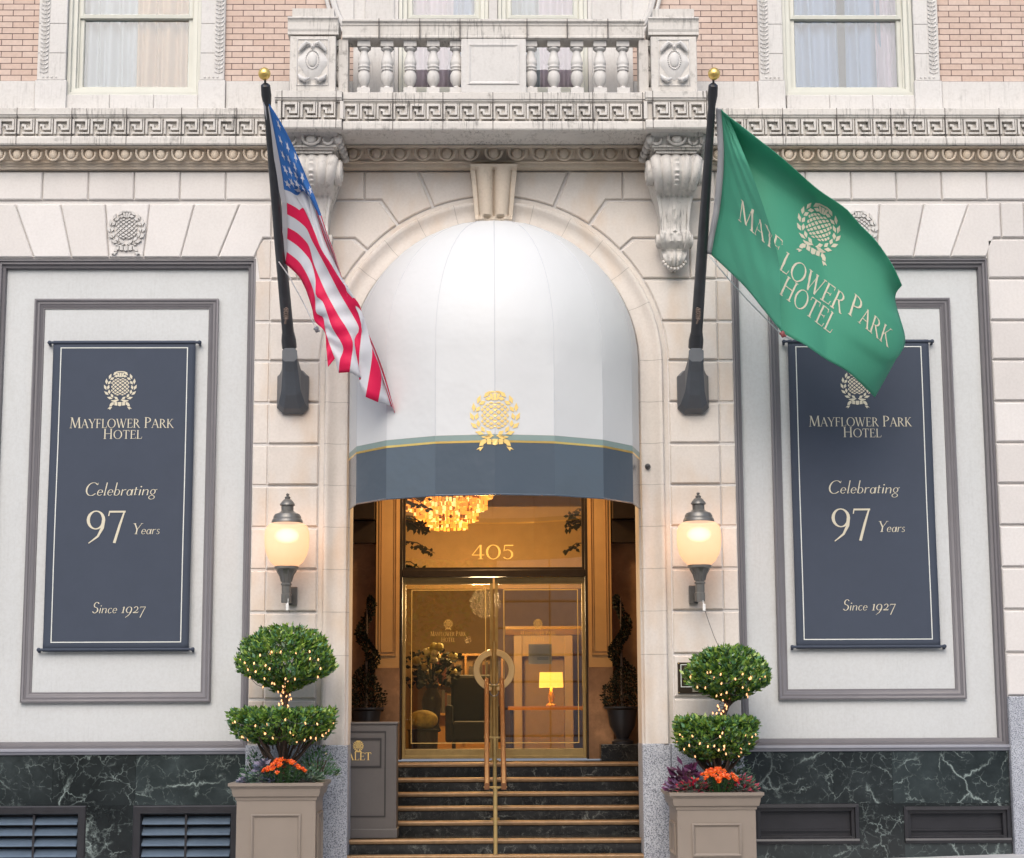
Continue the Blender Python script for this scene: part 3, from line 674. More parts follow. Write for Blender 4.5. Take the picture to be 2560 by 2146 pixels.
# ---- cornices: greek key frieze over egg-and-dart
def greek(mb, x, z0, w, h, y, t=.014):
    """one key unit as raised fillets, face at y"""
    yb = y+.042
    def bar(a, b, c, d): mb.box(x+a*w, x+b*w, y, yb, z0+c*h, z0+d*h)
    s = .115
    bar(.03, .03+s, .0, 1.0); bar(.145, .86, .85, 1.0); bar(.745, .86, .27, .85); bar(.40, .745, .27, .40); bar(.40, .51, .40, .62)
    bar(.30, .97, 0.0, .11); bar(.90, .97, .11, 1.0)
    bar(.27, .40, .5, .66)
def eggs(mb, x0, x1, zc, y, pitch, rx, rz, n=None):
    n = n or max(1, round((x1-x0)/pitch)); p = (x1-x0)/n
    for i in range(n):
        x = x0+p*(i+.5)
        mb.ball((x, y, zc), rx, rx*.85, rz, 14, 10)
        mb.tube([(x+(rx*1.52)*cos(a), y-.004-.02*(1+sin(a)), zc+.012+(rz*1.28)*sin(a)) for a in [rad(q) for q in range(-205, 26, 21)]], rx*.27, 7)
        for s in ((-.5, .5) if i == 0 else (.5,)):
            xx = x+p*s; mb.add([(xx-.012, y+.01, zc+rz), (xx, y-.02, zc+rz), (xx+.012, y+.01, zc+rz), (xx, y+.005, zc-rz*1.1)], [(0, 1, 3), (1, 2, 3)])
def cornice(x0, x1, Y, parent, first, key_w=.191, egg=True, label=None):
    """projecting band with its key frieze; faces at Y"""
    mb = MB()
    mb.mould([(.31, 7.838), (Y+.012, 7.838), (Y, 7.83), (Y, 7.765), (Y+.012, 7.757), (Y+.014, 7.745), (Y+.026, 7.737), (Y+.034, 7.727), (Y+.055, 7.722), (Y+.055, 7.548), (Y+.02, 7.535), (Y+.004, 7.525), (Y, 7.51), (Y, 7.45), (Y+.01, 7.436), (.31, 7.436)], x0, x1)
    c = mb.build('cornice', M['trim'], parent)
    if parent is not H: c0, c = c, parent
    mb = MB(); x = first
    while x+key_w <= x1+.001:
        if x >= x0-.001: greek(mb, x, 7.558, key_w*.985, .160, Y+.012)
        x += key_w
    mb.build('greek_key_frieze', M['trim'], c)
    mb = MB(); x = first; k = 0
    while x < x1:
        if x > x0 and k % 3 == 0: mb.box(x-.0035, x+.0035, Y-.0022, Y+.035, 7.44, 7.836)
        x += key_w; k += 1
    mb.build('open_joint', M['joint'], c)
    return c
for sg in (-1, 1):
    x0, x1 = sorted((sg*2.24, sg*6.6))
    cornice(x0, x1, -.25, H, -4.99-.573*3 if sg < 0 else 2.47-.573)
    mb = MB(); mb.mould([(.31, 7.425), (-.22, 7.432), (-.215, 7.42), (-.15, 7.415), (-.115, 7.36), (-.09, 7.305), (-.10, 7.30), (-.10, 7.288), (-.075, 7.282), (-.07, 7.262), (-.05, 7.255), (-.045, 7.236), (.03, 7.232), (.31, 7.232)], x0, x1)
    eggs(mb, *((x0, x1-.03) if sg < 0 else (x0+.03, x1)), 7.362, -.142, .19, .046, .06)
    mb.build('egg_and_dart_moulding', M['buff'], H, smooth=40)
mb = MB(); mb.mould([(.31, 7.43), (-.255, 7.43), (-.25, 7.415), (-.19, 7.41), (-.15, 7.36), (-.12, 7.305), (-.13, 7.30), (-.13, 7.286), (-.09, 7.28), (-.08, 7.24), (.03, 7.232), (.31, 7.232)], -1.62, 1.62)
eggs(mb, -1.6, 1.6, 7.36, -.178, .246, .056, .062, 13)
mb.build('egg_and_dart_moulding', M['buff'], H, smooth=40)

# ---- balcony
B = sub('balcony', H, (0, -.4, 7.44))
bc = cornice(-1.55, 1.55, -.74, B, -1.55+.006, .1706)
for sg in (-1, 1):
    a, b = sorted((sg*1.551, sg*2.235)); cc = cornice(a, b, -.79, B, a+.075, .184)
    
    for q in (-.3175, .3175): mb = MB(); mb.box(sg*1.87+q-.0175, sg*1.87+q+.0175, -.776, -.72, 7.545, 7.73); mb.build('corner_fillet', M['trim'], B)
mb = MB(); mb.box(-1.545, 1.545, -.66, -.03, 7.436+.006, 7.80); mb.box(-2.2, -1.56, -.70, .02, 7.442, 7.82); mb.box(1.56, 2.2, -.70, .02, 7.442, 7.82)
mb.build('balcony_floor', M['clean'], B)
# top rail
mb = MB()
mb.mould([(-.42, 8.625), (-.735, 8.625), (-.745, 8.617), (-.745, 8.60), (-.733, 8.588), (-.724, 8.582), (-.72, 8.562), (-.712, 8.556), (-.712, 8.455), (-.718, 8.448), (-.718, 8.43), (-.69, 8.422), (-.46, 8.422), (-.42, 8.44)], -1.56, 1.56)
tr_ = mb.build('top_rail', M['trim'], B)
mb = MB()
for x in (-1.18, -.76, -.345, .345, .76, 1.18): mb.box(x-.004, x+.004, -.7475, -.70, 8.425, 8.626)
mb.build('open_joint', M['joint'], B)
bal_prof = [(.052, .07), (.050, .085), (.034, .09), (.030, .11), (.046, .135), (.062, .17), (.066, .21), (.062, .25), (.05, .275), (.048, .285), (.061, .29), (.061, .305), (.05, .31), (.057, .317), (.063, .33), (.057, .343), (.056, .35), (.064, .365), (.064, .39), (.054, .43), (.043, .47), (.038, .50), (.038, .515), (.05, .52), (.062, .535), (.062, .55), (.05, .56)]
k_ = (8.42-7.84)/.62
def baluster(x):
    mb = MB(); mb.lathe([(r, z*k_) for r, z in bal_prof], (x, -.60, 7.84), 18)
    mb.box(x-.066, x+.066, -.666, -.534, 7.839, 7.84+.08*k_); mb.box(x-.066, x+.066, -.666, -.534, 7.84+.555*k_, 8.421)
    return mb.build('baluster', M['clean'], B, smooth=40)
for sg in (-1, 1):
    for k in range(6):
        x = sg*(.385+.2385*k)
        baluster(x)
mb = MB(); mb.rblock(-.335, .335, 7.839, 8.421, -.715, -.5, .006); mb.frame(-.262, .262, 7.93, 8.362, [(0, -.713), (.0, -.725), (.012, -.727), (.03, -.716), (.036, -.7155)])
mb.build('centre_panel', M['clean'], B)
for sg in (-1, 1):
    xc = sg*1.855
    mb = MB(); mb.rblock(xc-.235, xc+.235, 7.842, 8.43, -.755, -.42, .006)
    a, b = xc-.26, xc+.26
    mb.mould([(-.40, 8.63), (-.785, 8.63), (-.79, 8.615), (-.775, 8.60), (-.768, 8.585), (-.765, 8.575), (-.765, 8.505), (-.76, 8.49), (-.755, 8.48), (-.755, 8.45), (-.40, 8.45)], a, b)
    mb.box(xc-.215, xc+.215, -.765, -.42, 8.631, 8.725)
    mb.box(*sorted((sg*1.595, sg*1.50)), -.69, -.45, 7.841, 8.42)
    pd = mb.build('pedestal', M['trim'], B)
    mb = MB(); mb.frame(xc-.165, xc+.165, 7.90, 8.40, [(0, -.754), (0, -.763), (.008, -.766), (.014, -.754)])
    # cartouche: oval boss in a beaded ring on a scrolled shield
    def sh(i, j):
        a = 2*pi*i/40; r = j/6; w = .125+.02*cos(2*a)+.012*cos(6*a); h = .185+.014*cos(4*a)
        return (xc+w*r*cos(a), -.757-.035*(1-r**3), 8.155+h*r*sin(a))
    mb.grid(sh, 40, 6)
    mb.ball((xc, -.785, 8.165), .052, .03, .082, 16, 10)
    for i in range(26):
        a = 2*pi*i/26; mb.ball((xc+.066*cos(a), -.79, 8.165+.098*sin(a)), .008, .010, .008, 6, 4)
    for s in (-1, 1):
        mb.tube([(xc+s*.02, -.79, 8.33), (xc+s*.06, -.80, 8.345), (xc+s*.10, -.79, 8.31), (xc+s*.14, -.785, 8.26)], [.016, .026, .024, .012], 8)
        mb.tube([(xc+s*.03, -.785, 7.97), (xc+s*.075, -.80, 7.945), (xc+s*.12, -.785, 7.975), (xc+s*.14, -.78, 8.01)], [.012, .026, .024, .010], 8)
    mb.tube([(xc, -.78, 8.27), (xc, -.80, 8.30), (xc, -.785, 8.34)], [.012, .02, .012], 8)
    mb.build('cartouche', M['clean'], B, smooth=45)
# console brackets below the pedestals
def console(xc):
    mb = MB()
    mb.box(xc-.23, xc+.23, -.56, .0, 7.285, 7.305); mb.box(xc-.255, xc+.255, -.585, .0, 7.305, 7.325); mb.box(xc-.21, xc+.21, -.53, .0, 7.255, 7.285)
    mb.mould([(0, 7.44), (-.66, 7.437), (-.65, 7.42), (-.60, 7.40), (-.575, 7.345), (-.56, 7.326), (0, 7.326)], xc-.27, xc+.27)
    for x in (xc-.19, xc, xc+.19): 
        if x == xc: eggs(mb, x-.1, x+.1, 7.378, -.60, .2, .058, .05, 1)
        else:
            mb.tube([(x-.02+.05*cos(a), -.60, 7.38+.05*sin(a)) for a in [rad(q) for q in range(-200, 40, 30)]], .014, 6)
    for s in (-1, 1):        # leaf at each upper corner
        for k in range(5): mb.ball((xc+s*(.27+.012*k), -.58+.1*k, 7.39-.022*k), .05, .05, .06-.004*k, 8, 6)
    prof = [(-.46, 7.255), (-.53, 7.20), (-.555, 7.12), (-.545, 7.04), (-.50, 6.97), (-.43, 6.915), (-.36, 6.885), (-.30, 6.865), (-.285, 6.84), (-.265, 6.75), (-.25, 6.66), (-.235, 6.58), (-.24, 6.52), (-.265, 6.47), (-.275, 6.42), (-.25, 6.37), (-.20, 6.33), (-.17, 6.30), (-.185, 6.25), (-.18, 6.20), (-.13, 6.145), (-.02, 6.12)]
    ww = [(6.12, .015), (6.15, .06), (6.2, .10), (6.26, .125), (6.31, .135), (6.36, .15), (6.45, .158), (6.52, .15), (6.6, .15), (6.75, .165), (6.84, .185), (6.87, .20), (6.95, .225), (7.05, .25), (7.2, .27), (7.26, .24)]
    nv = 66; nu = 36; pr = [Vector(p) for p in prof]
    def f(i, j):
        t = j/nv; p = catmull(pr, t); u = i/nu*2-1; z = p.y; w = interp(ww, z); y = p.x
        if z > 6.885: y -= .042*abs(cos(u*pi*2.5))**.6+(.012*sin(z*150) if abs(u) < .13 else 0)
        elif z > 6.845: y -= .03*abs(cos(u*pi*3.5))
        elif z > 6.49:
            if abs(u) > .78: y -= .018
            else: y -= .022*max(0, cos(u*7+sin((z-6.5)*26)*1.6*(1 if u > 0 else -1)))*(1-abs(u))+.012*cos(u*pi*.6)
        elif z > 6.32:
            if abs(u) > .72: y -= .03
            else: y -= .018*max(0, sin(z*75))*abs(sin(u*6))
        else: y -= .03*(1-u*u)+.015*cos(u*12)*(1-abs(u))
        return (xc+u*w, y, z)
    mb.grid(f, nu, nv)
    for sgn in (0, nu):
        L = [f(sgn, j) for j in range(nv+1)]
        mb.add(L+[(x, .01, z) for x, y, z in L], [(j, j+1, j+nv+2, j+nv+1) for j in range(nv)])
    for s in (-1, 1):        # volutes on the cheeks
        for (yy, zz, r, x) in ((-.40, 7.08, .135, .265), (-.17, 6.41, .075, .15)):
            mb.tube([(xc+s*(x-.03), yy, zz), (xc+s*(x+.03), yy, zz)], r, 20)
            mb.tube([(xc+s*(x+.03), yy+rr*cos(a), zz+rr*sin(a)) for a, rr in [(q*.5, r*(1-q*.04)) for q in range(0, 22)]], .014, 6)
    for k in range(9):       # leaf tips round the drop
        a = rad(200+17.5*k); mb.ball((xc+.118*cos(a), -.15, 6.235+.115*sin(a)), .022, .03, .022, 6, 5)
    for q in (-1, 1): mb.ball((xc+q*.045, -.21, 6.21), .013, .012, .03, 6, 5)
    return mb.build('console_bracket', M['trim'], B, smooth=50)
console(-1.875); console(1.885)
# ---- curtains, each hung inside its window
def curtain(x0, x1, zb, mat, label, seed, amp=.036, pl_=.12):
    rs = random.Random(seed); o = thing('window_curtain', label, 'curtain', ((x0+x1)/2  , .265, 9.9), 'curtains behind the upper windows'); mb = MB()
    n = max(6, int((x1-x0)/.0125)); ph = rs.uniform(0, 6)
    def f(i, j):
        x = x0+(x1-x0)*i/n; z = zb+(9.9-zb)*j/6; w = x/pl_*2*pi+ph+.8*sin(x*9+seed)
        return (x+.012*sin(w*.5+j*.3)  , .265+amp*(sin(w)+.5*sin(w*.47+1)), z)
    mb.grid(f, n, 6); put(mb.build('pleated_cloth', mat, o, smooth=70), o)
curtain(-4.44, -3.83, 8.0, M['curtain'], 'white sheer curtain in the left half of the upper left window', 1)
curtain(-3.87, -3.25, 8.0, M['drape'], 'curtain coloured peach for the building reflection in the right half of the upper left window', 2)
curtain(3.22, 3.765, 8.0, M['curtainb'], 'blue white sheer curtain left of the dark gap in the upper right window', 3, .038, .13)
curtain(3.835, 4.22, 8.0, M['curtainb'], 'blue white sheer curtain right of the dark gap in the upper right window', 4, .038, .13)
curtain(4.16, 4.42, 8.0, M['drapepink'], 'dusky pink drape at the right edge of the upper right window', 5, .034, .09)
curtain(-.90, -.42, 8.0, M['drapepink'], 'pink drape in the window behind the left balcony balusters', 6, .034, .12)
curtain(-.44, -.16, 8.0, M['curtainb'], 'blue white sheer beside the pink drape behind the left balcony balusters', 7, .034, .1)
curtain(.16, .52, 8.0, M['curtain'], 'white sheer in the window behind the right balcony balusters', 8, .036, .12)
curtain(.50, .90, 8.0, M['drapepink'], 'pink drape in the window behind the right balcony balusters', 9, .034, .12)
# ------------------------------------------------------------------ entrance recess and steps
RW, DY, FZ = 1.95, 2.5, 1.02
for s in (-1, 1):
    mb = MB(); mb.box(*sorted((s*RW, s*(RW+.2))), .501, 2.9, -.4, 4.70); mb.box(*sorted((s*1.362, s*RW)), 2.62, 2.9, FZ, 4.7); mb.build('recess_wall', M['brownmarble'], H)
    mb = MB(); mb.box(*sorted((s*1.375, s*1.94)), 2.2, 2.61, 3.76, 4.60); mb.box(*sorted((s*1.375, s*1.94)), 2.4, 2.61, 3.50, 3.75); mb.build('lintel_box', M['bronzedark'], H)
mb = MB(); mb.box(-2.2, 2.2, .5, 2.9, 4.70, 4.8); mb.build('recess_ceiling', M['ochre'], H)
for s in (-1, 1):
    a, b = sorted((s*1.09, s*1.362)); mb = MB(); mb.box(a, b, 2.44, 2.9, 2.06, 4.7)
    mb.frame(a+.035, b-.035, 2.2, 4.65, [(0, 2.439), (.0, 2.428), (.008, 2.428), (.008, 2.439)]); mb.frame(a+.06, b-.06, 2.24, 4.6, [(0, 2.439), (.0, 2.431), (.006, 2.431), (.006, 2.439)])
    p_ = mb.build('pilaster', M['ochre'], H)
    mb = MB(); mb.box(a-.006, b+.006, 2.42, 2.9, FZ+.002, 2.058); mb.build('pilaster_base', M['brownmarble'], p_)
# flight of marble steps with bronze nosings
ST = thing('entrance_steps', 'flight of dark marble steps with bronze nosings rising to the glass doors', 'stairs', (0, .0, 0))
steps = [(.15, .02), (.286, .30), (.429, .9), (.567, 1.18), (.701, 1.46), (.844, 1.74), (1.0, 2.02)]
for i, (z, y) in enumerate(steps):
    y1 = steps[i+1][1] if i < 6 else 2.7; zb = steps[i-1][0] if i else -.4
    hw = 1.484 if y < .5 else RW-.003
    mb = MB(); mb.box(-hw, hw, y, y1+.03 if i < 6 else y1, zb-.02, z-.004)
    if i == 1: mb.box(-(RW-.003), RW-.003, .502, 1.0, zb-.02, z-.005)
    s_ = mb.build('step', M['marbledark'], ST)
    mb = MB(); mb.mould([(y+.055, z), (y-.006, z), (y-.018, z-.006), (y-.024, z-.025), (y-.02, z-.046), (y-.004, z-.054), (y-.002, z-.01), (y+.055, z-.003)], -hw, hw); mb.build('nosing', M['bronze'], s_, smooth=50)
# bronze and glass front: transom light and two doors
FR = sub('door_frame', H, (0, DY, FZ))
mb = MB()
for s in (-1, 1): mb.box(*sorted((s*1.062, s*1.092)), 2.44, 2.62, FZ, 4.7)
mb.box(-1.06, 1.06, 2.45, 2.6, 3.105, 3.185); mb.box(-1.06, 1.06, 2.46, 2.6, 4.50, 4.69)
mb.build('bronze_frame', M['bronzedark'], FR, bev=.004)
TW = sub('transom_window', H, (0, DY, 3.9))
mb = MB(); mb.box(-1.058, 1.058, 2.53, 2.54, 3.19, 4.495); mb.build('pane', M['doorglass'], TW)
mb = MB(); mb.frame(-1.057, 1.057, 3.187, 4.498, [(0, 2.56), (0, 2.505), (.03, 2.505), (.03, 2.56)]); mb.build('glazing_bead', M['bronzedark'], TW)
decal('house_number', text('405', -.262, 3.315, .51, .165), lambda x, z, l: (x, 2.529-l, z), M['goldpaint'], TW)
for s in (-1, 1):
    D = sub('glass_door', H, (s*.53, DY, FZ))
    a, b = sorted((s*.012, s*1.056))
    mb = MB(); mb.frame(a, b, FZ+.008, 3.10, [(0, 2.56), (0, 2.50), (.035, 2.50), (.035, 2.56)])
    mb.box(a+.036, b-.036, 2.502, 2.558, FZ+.009, FZ+.118); mb.box(a+.036, b-.036, 2.502, 2.558, 3.02, 3.065)
    mb.build('brass_frame', M['brass'], D, bev=.003)
    mb = MB(); mb.box(a+.037, b-.037, 2.527, 2.535, FZ+.119, 3.019); mb.build('pane', M['doorglass'], D)
    mb = MB(); f = [(0, 2.5262), (0, 2.5242), (.008, 2.5242), (.008, 2.5262)]; mb.frame(a+.10, b-.08, FZ+.18, 2.96, f); mb.build('etched_line', M['goldpaint'], D)
    mb = MB()       # half-ring pull
    n = 22; prof = [(.17, -.02), (.235, -.02), (.24, 0), (.235, .02), (.17, .02), (.165, 0)]
    vs = []
    for i in range(n+1):
        t = rad(-82+164*i/n); vs += [(s*r*cos(t), 2.455+y, 2.03+r*sin(t)) for r, y in prof]
    m6 = len(prof); mb.add(vs, [(i*m6+k, i*m6+(k+1) % m6, (i+1)*m6+(k+1) % m6, (i+1)*m6+k) for i in range(n) for k in range(m6)]+[tuple(range(m6)), tuple(range(n*m6, n*m6+m6))])
    for zz in (1.86, 2.20): mb.tube([(s*.10, 2.45, zz), (s*.10, 2.53, zz)], .012, 8)
    mb.build('pull_handle', M['paleb'], D, smooth=40)
    xc = s*.52-.01
    fn = lambda x, z, l: (x, 2.5262-l, z)
    decal('emblem', emblem(xc, 2.56, .115), fn, M['goldpaint'], D); decal('lettering', text('Mayflower Park', xc-.205, 2.425, .41, .055, small=.86), fn, M['goldpaint'], D); decal('lettering', text('Hotel', xc-.08, 2.36, .16, .052, small=.86), fn, M['goldpaint'], D)
# the lobby behind
mb = MB()
L0, L1, LY = -4.2, 4.2, 9.0
mb.add([(L0, 2.9, FZ), (L1, 2.9, FZ), (L1, LY, FZ), (L0, LY, FZ)], [(0, 1, 2, 3)]); mb.build('lobby_floor', M['lobbyfloor'], H)
mb = MB(); mb.box(L0, L1, LY, LY+.1, FZ, 5.0); mb.box(L0-.1, L0, 2.9, LY, FZ, 5); mb.box(L1, L1+.1, 2.9, LY, FZ, 5); mb.box(L0, L1, 2.9, LY, 5.0, 5.1)
mb.box(L0, -1.1, 2.901, 2.99, FZ, 5.0); mb.box(1.1, L1, 2.901, 2.99, FZ, 5.0); mb.box(-1.1, 1.1, 2.7, 2.99, 4.5, 5.0)
mb.box(-4.1, 4.1, 6.8, 7.0, 3.25, 4.4); mb.box(-4.1, 4.1, 8.9, 8.99, FZ, 1.9)
mb.build('lobby_wall', M['lobby'], H)
# fireplace surround on the back wall, right of centre
FPL = thing('fireplace', 'lit stone fireplace surround with a moulded mantel seen through the right door', 'fireplace', (.75, 7.4, FZ))
mb = MB(); mb.box(.30, .42, 7.3, 7.6, FZ, 2.62); mb.box(1.02, 1.14, 7.3, 7.6, FZ, 2.62); mb.box(.30, 1.14, 7.32, 7.6, 2.32, 2.62); mb.build('surround', plain('honey_stone', (.55, .40, .20), .5), FPL, bev=.01)
mb = MB(); mb.mould([(7.6, 2.74), (7.15, 2.74), (7.15, 2.70), (7.22, 2.66), (7.28, 2.625), (7.6, 2.625)], .18, 1.26); mb.build('mantel', plain('honey_wood', (.55, .36, .14), .4), FPL)
mb = MB(); mb.box(.425, 1.015, 7.5, 7.6, FZ, 2.318); mb.build('back_panel', M['lobby'], FPL)
LT = thing('table_lamp', 'glowing table lamp with square yellow shade behind the right glass door', 'lamp', (.78, 6.0, 1.62))
mb = MB(); mb.add([(.62, 5.88, 1.87), (.94, 5.88, 1.87), (.94, 6.12, 1.87), (.62, 6.12, 1.87), (.63, 5.88, 2.07), (.93, 5.88, 2.07), (.93, 6.12, 2.07), (.63, 6.12, 2.07)], [(0, 1, 5, 4), (1, 2, 6, 5), (2, 3, 7, 6), (3, 0, 4, 7)])
mb.build('lamp_shade', emit('lamp_shade_glow', (1, .62, .13), .75), LT)
mb = MB(); mb.lathe([(.07, 0), (.07, .02), (.025, .05), (.05, .12), (.02, .2), (.012, .3)], (.78, 6, 1.62), 14); mb.build('lamp_base', M['brass'], LT, smooth=40)
def pl(nm, loc, e, col, r=.12):
    o = bpy.data.objects.new(nm, bpy.data.lights.new(nm, 'POINT')); COL.objects.link(o); o.location = loc; o.data.energy = e; o.data.color = col; o.data.shadow_soft_size = r; return o
put(pl('lamp_bulb', (.78, 6.0, 2.0), 14, (1, .62, .25), .05), LT)
TB = thing('console_table', 'lit wooden side table carrying the lamp behind the right door', 'table', (.8, 6, FZ))
mb = MB(); mb.box(.2, 1.35, 5.8, 6.2, 1.57, 1.62); mb.build('table_top', plain('amber_wood', (.50, .22, .07), .35), TB)
for x in (.25, 1.3):
    for y in (5.85, 6.15): mb = MB(); mb.box(x-.02, x+.02, y-.02, y+.02, FZ, 1.57); mb.build('leg', M['darkwood'], TB)
CH = thing('chandelier', 'large tiered crystal chandelier glowing gold behind the transom window', 'chandelier', (-.62, 5.4, 4.99))
cm = emit('crystal_glow', (1, .52, .12), .42); ct = emit('crystal_sparkle', (1, .76, .38), 1.0); cdk = plain('amber_crystal', (.40, .19, .04), .15)
for r, z0, z1, nn in ((.60, 4.36, 4.62, 80), (.52, 4.20, 4.38, 70), (.40, 4.06, 4.22, 54), (.26, 3.95, 4.08, 34)):
    mb = MB()
    for i in range(nn):
        a = 2*pi*i/nn; d = random.uniform(-.02, .02); x, y = -.62+(r+d)*cos(a), 5.4+(r+d)*sin(a); w = 2*pi*r/nn*.36
        for k in range(3):
            zz0 = z0+(z1-z0)*k/3+random.uniform(-.01, .01); zz1 = zz0+(z1-z0)*.29
            mb.box(x-w, x+w, y-.01, y+.01, zz0, zz1, random.choice((0, 0, 0, 0, 1, 2)))
    mb.build('crystal_tier', [cm, ct, cdk], CH)
mb = MB(); mb.tube([(-.62, 5.4, 4.62), (-.62, 5.4, 4.99)], .02, 8); mb.lathe([(.6, 0), (.6, .03), (.01, .03)], (-.62, 5.4, 4.63), 30); mb.build('stem', M['brass'], CH)
put(pl('chandelier_and_fill_light', (-.62, 5.4, 4.30), 6, (1, .65, .32), .2), CH)
put(pl('chandelier_and_fill_light', (-.1, 5.0, 2.95), 120, (1, .70, .36), .2), CH)  # added fill light low in the lobby, apart from the chandelier, brightening the doors
BK = thing('bookcase', 'low bookcase of dark spined books lit amber behind the left door', 'bookcase', (-.35, 7.5, FZ))
mb = MB(); mb.box(-.85, .12, 7.5, 7.8, FZ, FZ+.03)
for z in (1.5, 1.92, 2.34): mb.box(-.85, .12, 7.5, 7.8, z, z+.03)
for x in (-.88, -.40, .12): mb.box(x, x+.03, 7.49, 7.8, FZ, 2.37)
mb.box(-.85, .12, 7.78, 7.8, FZ, 2.34); mb.build('shelving', plain('lit_oak', (.55, .30, .09), .4), BK)
for k, z in enumerate((1.53, 1.95)):
    mb = MB(); x = -.84
    while x < .1:
        w = random.uniform(.025, .05)
        if not (-.43 < x < -.37) and not(-.43 < x+w < -.37): mb.box(x, x+w*.92, 7.55, 7.74, z, z+random.uniform(.24, .34), random.randrange(3))
        x += w
    mb.build('row_of_books', [plain('book_brown', (.06, .03, .02), .6), plain('book_grey', (.10, .09, .08), .6), plain('book_red', (.12, .03, .02), .6)], BK)
put(pl('shelf_light', (-.35, 7.2, 2.55), 5, (1, .6, .25), .05), BK)
VS = thing('flower_vase', 'tall vase of pale yellow and white flowers behind the left glass door', 'flowers', (-.78, 4.6, FZ))
mb = MB(); mb.lathe([(.10, 0), (.12, .02), (.09, .1), (.13, .4), (.07, .55), (.09, .6)], (-.78, 4.6, 1.3), 18); mb.build('vase', M['darkwood'], VS, smooth=40)
mb = MB()
for i in range(22):
    a, e = random.uniform(0, 2*pi), random.uniform(-.2, 1.3); r = random.uniform(.16, .30)
    c = (-.78+r*cos(a)*cos(e)*1.2, 4.6+r*sin(a)*cos(e), 2.1+r*sin(e)*1.1)
    mb.ball(c, .06, .06, .05, 7, 5, random.choice((0, 0, 1))); mb.tube([(-.78, 4.6, 1.88), c], .005, 4, 2)
for i in range(160):
    a = random.uniform(0, 2*pi); r = random.uniform(.05, .33); d = Vector((cos(a), sin(a), random.uniform(-.3, .8))).normalized()
    mb.leaf(Vector((-.78+r*cos(a), 4.6+r*sin(a), 1.95+random.uniform(-.1, .35))), d, Vector((0, -1, .4)), .1, .03, 2)
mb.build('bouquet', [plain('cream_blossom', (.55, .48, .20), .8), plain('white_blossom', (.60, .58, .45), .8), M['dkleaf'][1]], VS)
AC = thing('armchair', 'dark upholstered wing armchair in the lobby behind the left door', 'armchair', (-.25, 4.4, FZ))
mb = MB(); mb.box(-.52, .02, 4.2, 4.8, FZ+.16, FZ+.42); mb.box(-.54, .04, 4.75, 4.9, FZ+.16, FZ+1.0); mb.build('seat', plain('dark_upholstery', (.03, .028, .03), .7), AC, bev=.04)
for x in (-.6, .02): mb = MB(); mb.box(x, x+.09, 4.2, 4.9, FZ+.16, FZ+.62); mb.build('armrest', plain('dark_upholstery', (.03, .028, .03), .7), AC, bev=.03)
for x in (-.5, 0):
    for y in (4.25, 4.8): mb = MB(); mb.tube([(x, y, FZ), (x, y, FZ+.17)], .02, 8); mb.build('leg', M['darkwood'], AC)
CS = thing('cushion_stool', 'round stool with a yellow patterned cushion at the left door edge', 'stool', (-.85, 3.5, FZ))
mb = MB(); mb.ball((-.85, 3.5, FZ+.44), .18, .16, .12, 16, 10); mb.build('cushion', plain('yellow_cushion', (.50, .38, .08), .8, var=.4, vscale=14), CS, smooth=60)
mb = MB(); mb.lathe([(.17, 0), (.18, .3), (.2, .33), (.01, .34)], (-.85, 3.5, FZ), 18); mb.build('base', M['darkwood'], CS)
for s, hgt, lb in ((-1, 150, 'leafy tree built behind the glass for the mirrored street trees at the transom left edge'), (1, 85, 'leafy tree built behind the glass for the mirrored street trees at the right edge of the transom window')):
    T_ = thing('reflection_tree', lb, 'tree', (s*1.2, 3.3, FZ))  # added inside the lobby in place of street trees reflected in the transom
    mb = MB(); mb.tube([(s*1.25, 3.3, FZ), (s*1.24, 3.3, 2.6), (s*1.15, 3.28, 3.6), (s*1.05, 3.25, 4.5)], [.035, .03, .022, .01], 8)
    twigs = []
    for k in range(9 if s < 0 else 6):
        z = random.uniform(3.25, 4.4) if s < 0 else random.uniform(3.2, 4.0); ln = random.uniform(.22, .5)*(1 if s < 0 else .7)
        p0 = Vector((s*1.14, 3.28, z)); p1 = p0+Vector((-s*ln, random.uniform(-.08, .1), -ln*.35)); twigs.append((p0, p1)); mb.tube([p0, (p0+p1)/2+Vector((0, 0, .05)), p1], [.01, .007, .004], 5)
    mb.build('trunk', M['darkwood'], T_)  # trunk of the tree added for the reflection
    mb = MB()
    for p0, p1 in twigs:
        for k in range(hgt//6):
            p = p0.lerp(p1, random.random()); a = random.uniform(0, 2*pi)
            mb.leaf(p, Vector((cos(a), sin(a)*.5, -.5+sin(a))).normalized(), Vector((0, -1, .2)), random.uniform(.06, .10), .022, random.randrange(2))
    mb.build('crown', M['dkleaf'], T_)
NS = thing('notice_sheet', 'white printed notice sheet taped inside the right glass door', 'notice', (.53, 2.56, 2.2))
mb = MB(); mb.box(.40, .67, 2.562, 2.564, 2.10, 2.33)
put(mb.build('sheet', M['paper']), NS)
mb = MB()
for k in range(3): mb.box(.50, .63, 2.5605, 2.5615, 2.15+.012*k, 2.154+.012*k)
mb.build('printed_line', M['joint'], NS)
RL = thing('recess_lamp', 'flush round ceiling lamp glowing warm above the entrance steps', 'lamp', (0, 1.5, 4.69))
mb = MB(); mb.lathe([(.14, 0), (.15, -.01), (.15, -.04)], (0, 1.5, 4.70), 20); mb.build('rim', M['brass'], RL); mb = MB(); mb.lathe([(.01, 0), (.14, 0)], (0, 1.5, 4.68), 20); mb.build('diffuser', emit('warm_diffuser', (1, .7, .35), 3), RL)
rl = bpy.data.objects.new('recess_bulb', bpy.data.lights.new('recess_bulb', 'AREA')); COL.objects.link(rl); rl.location = (0, 1.5, 4.66); rl.data.size = .3; rl.data.energy = 60; rl.data.color = (1, .64, .30); put(rl, RL)
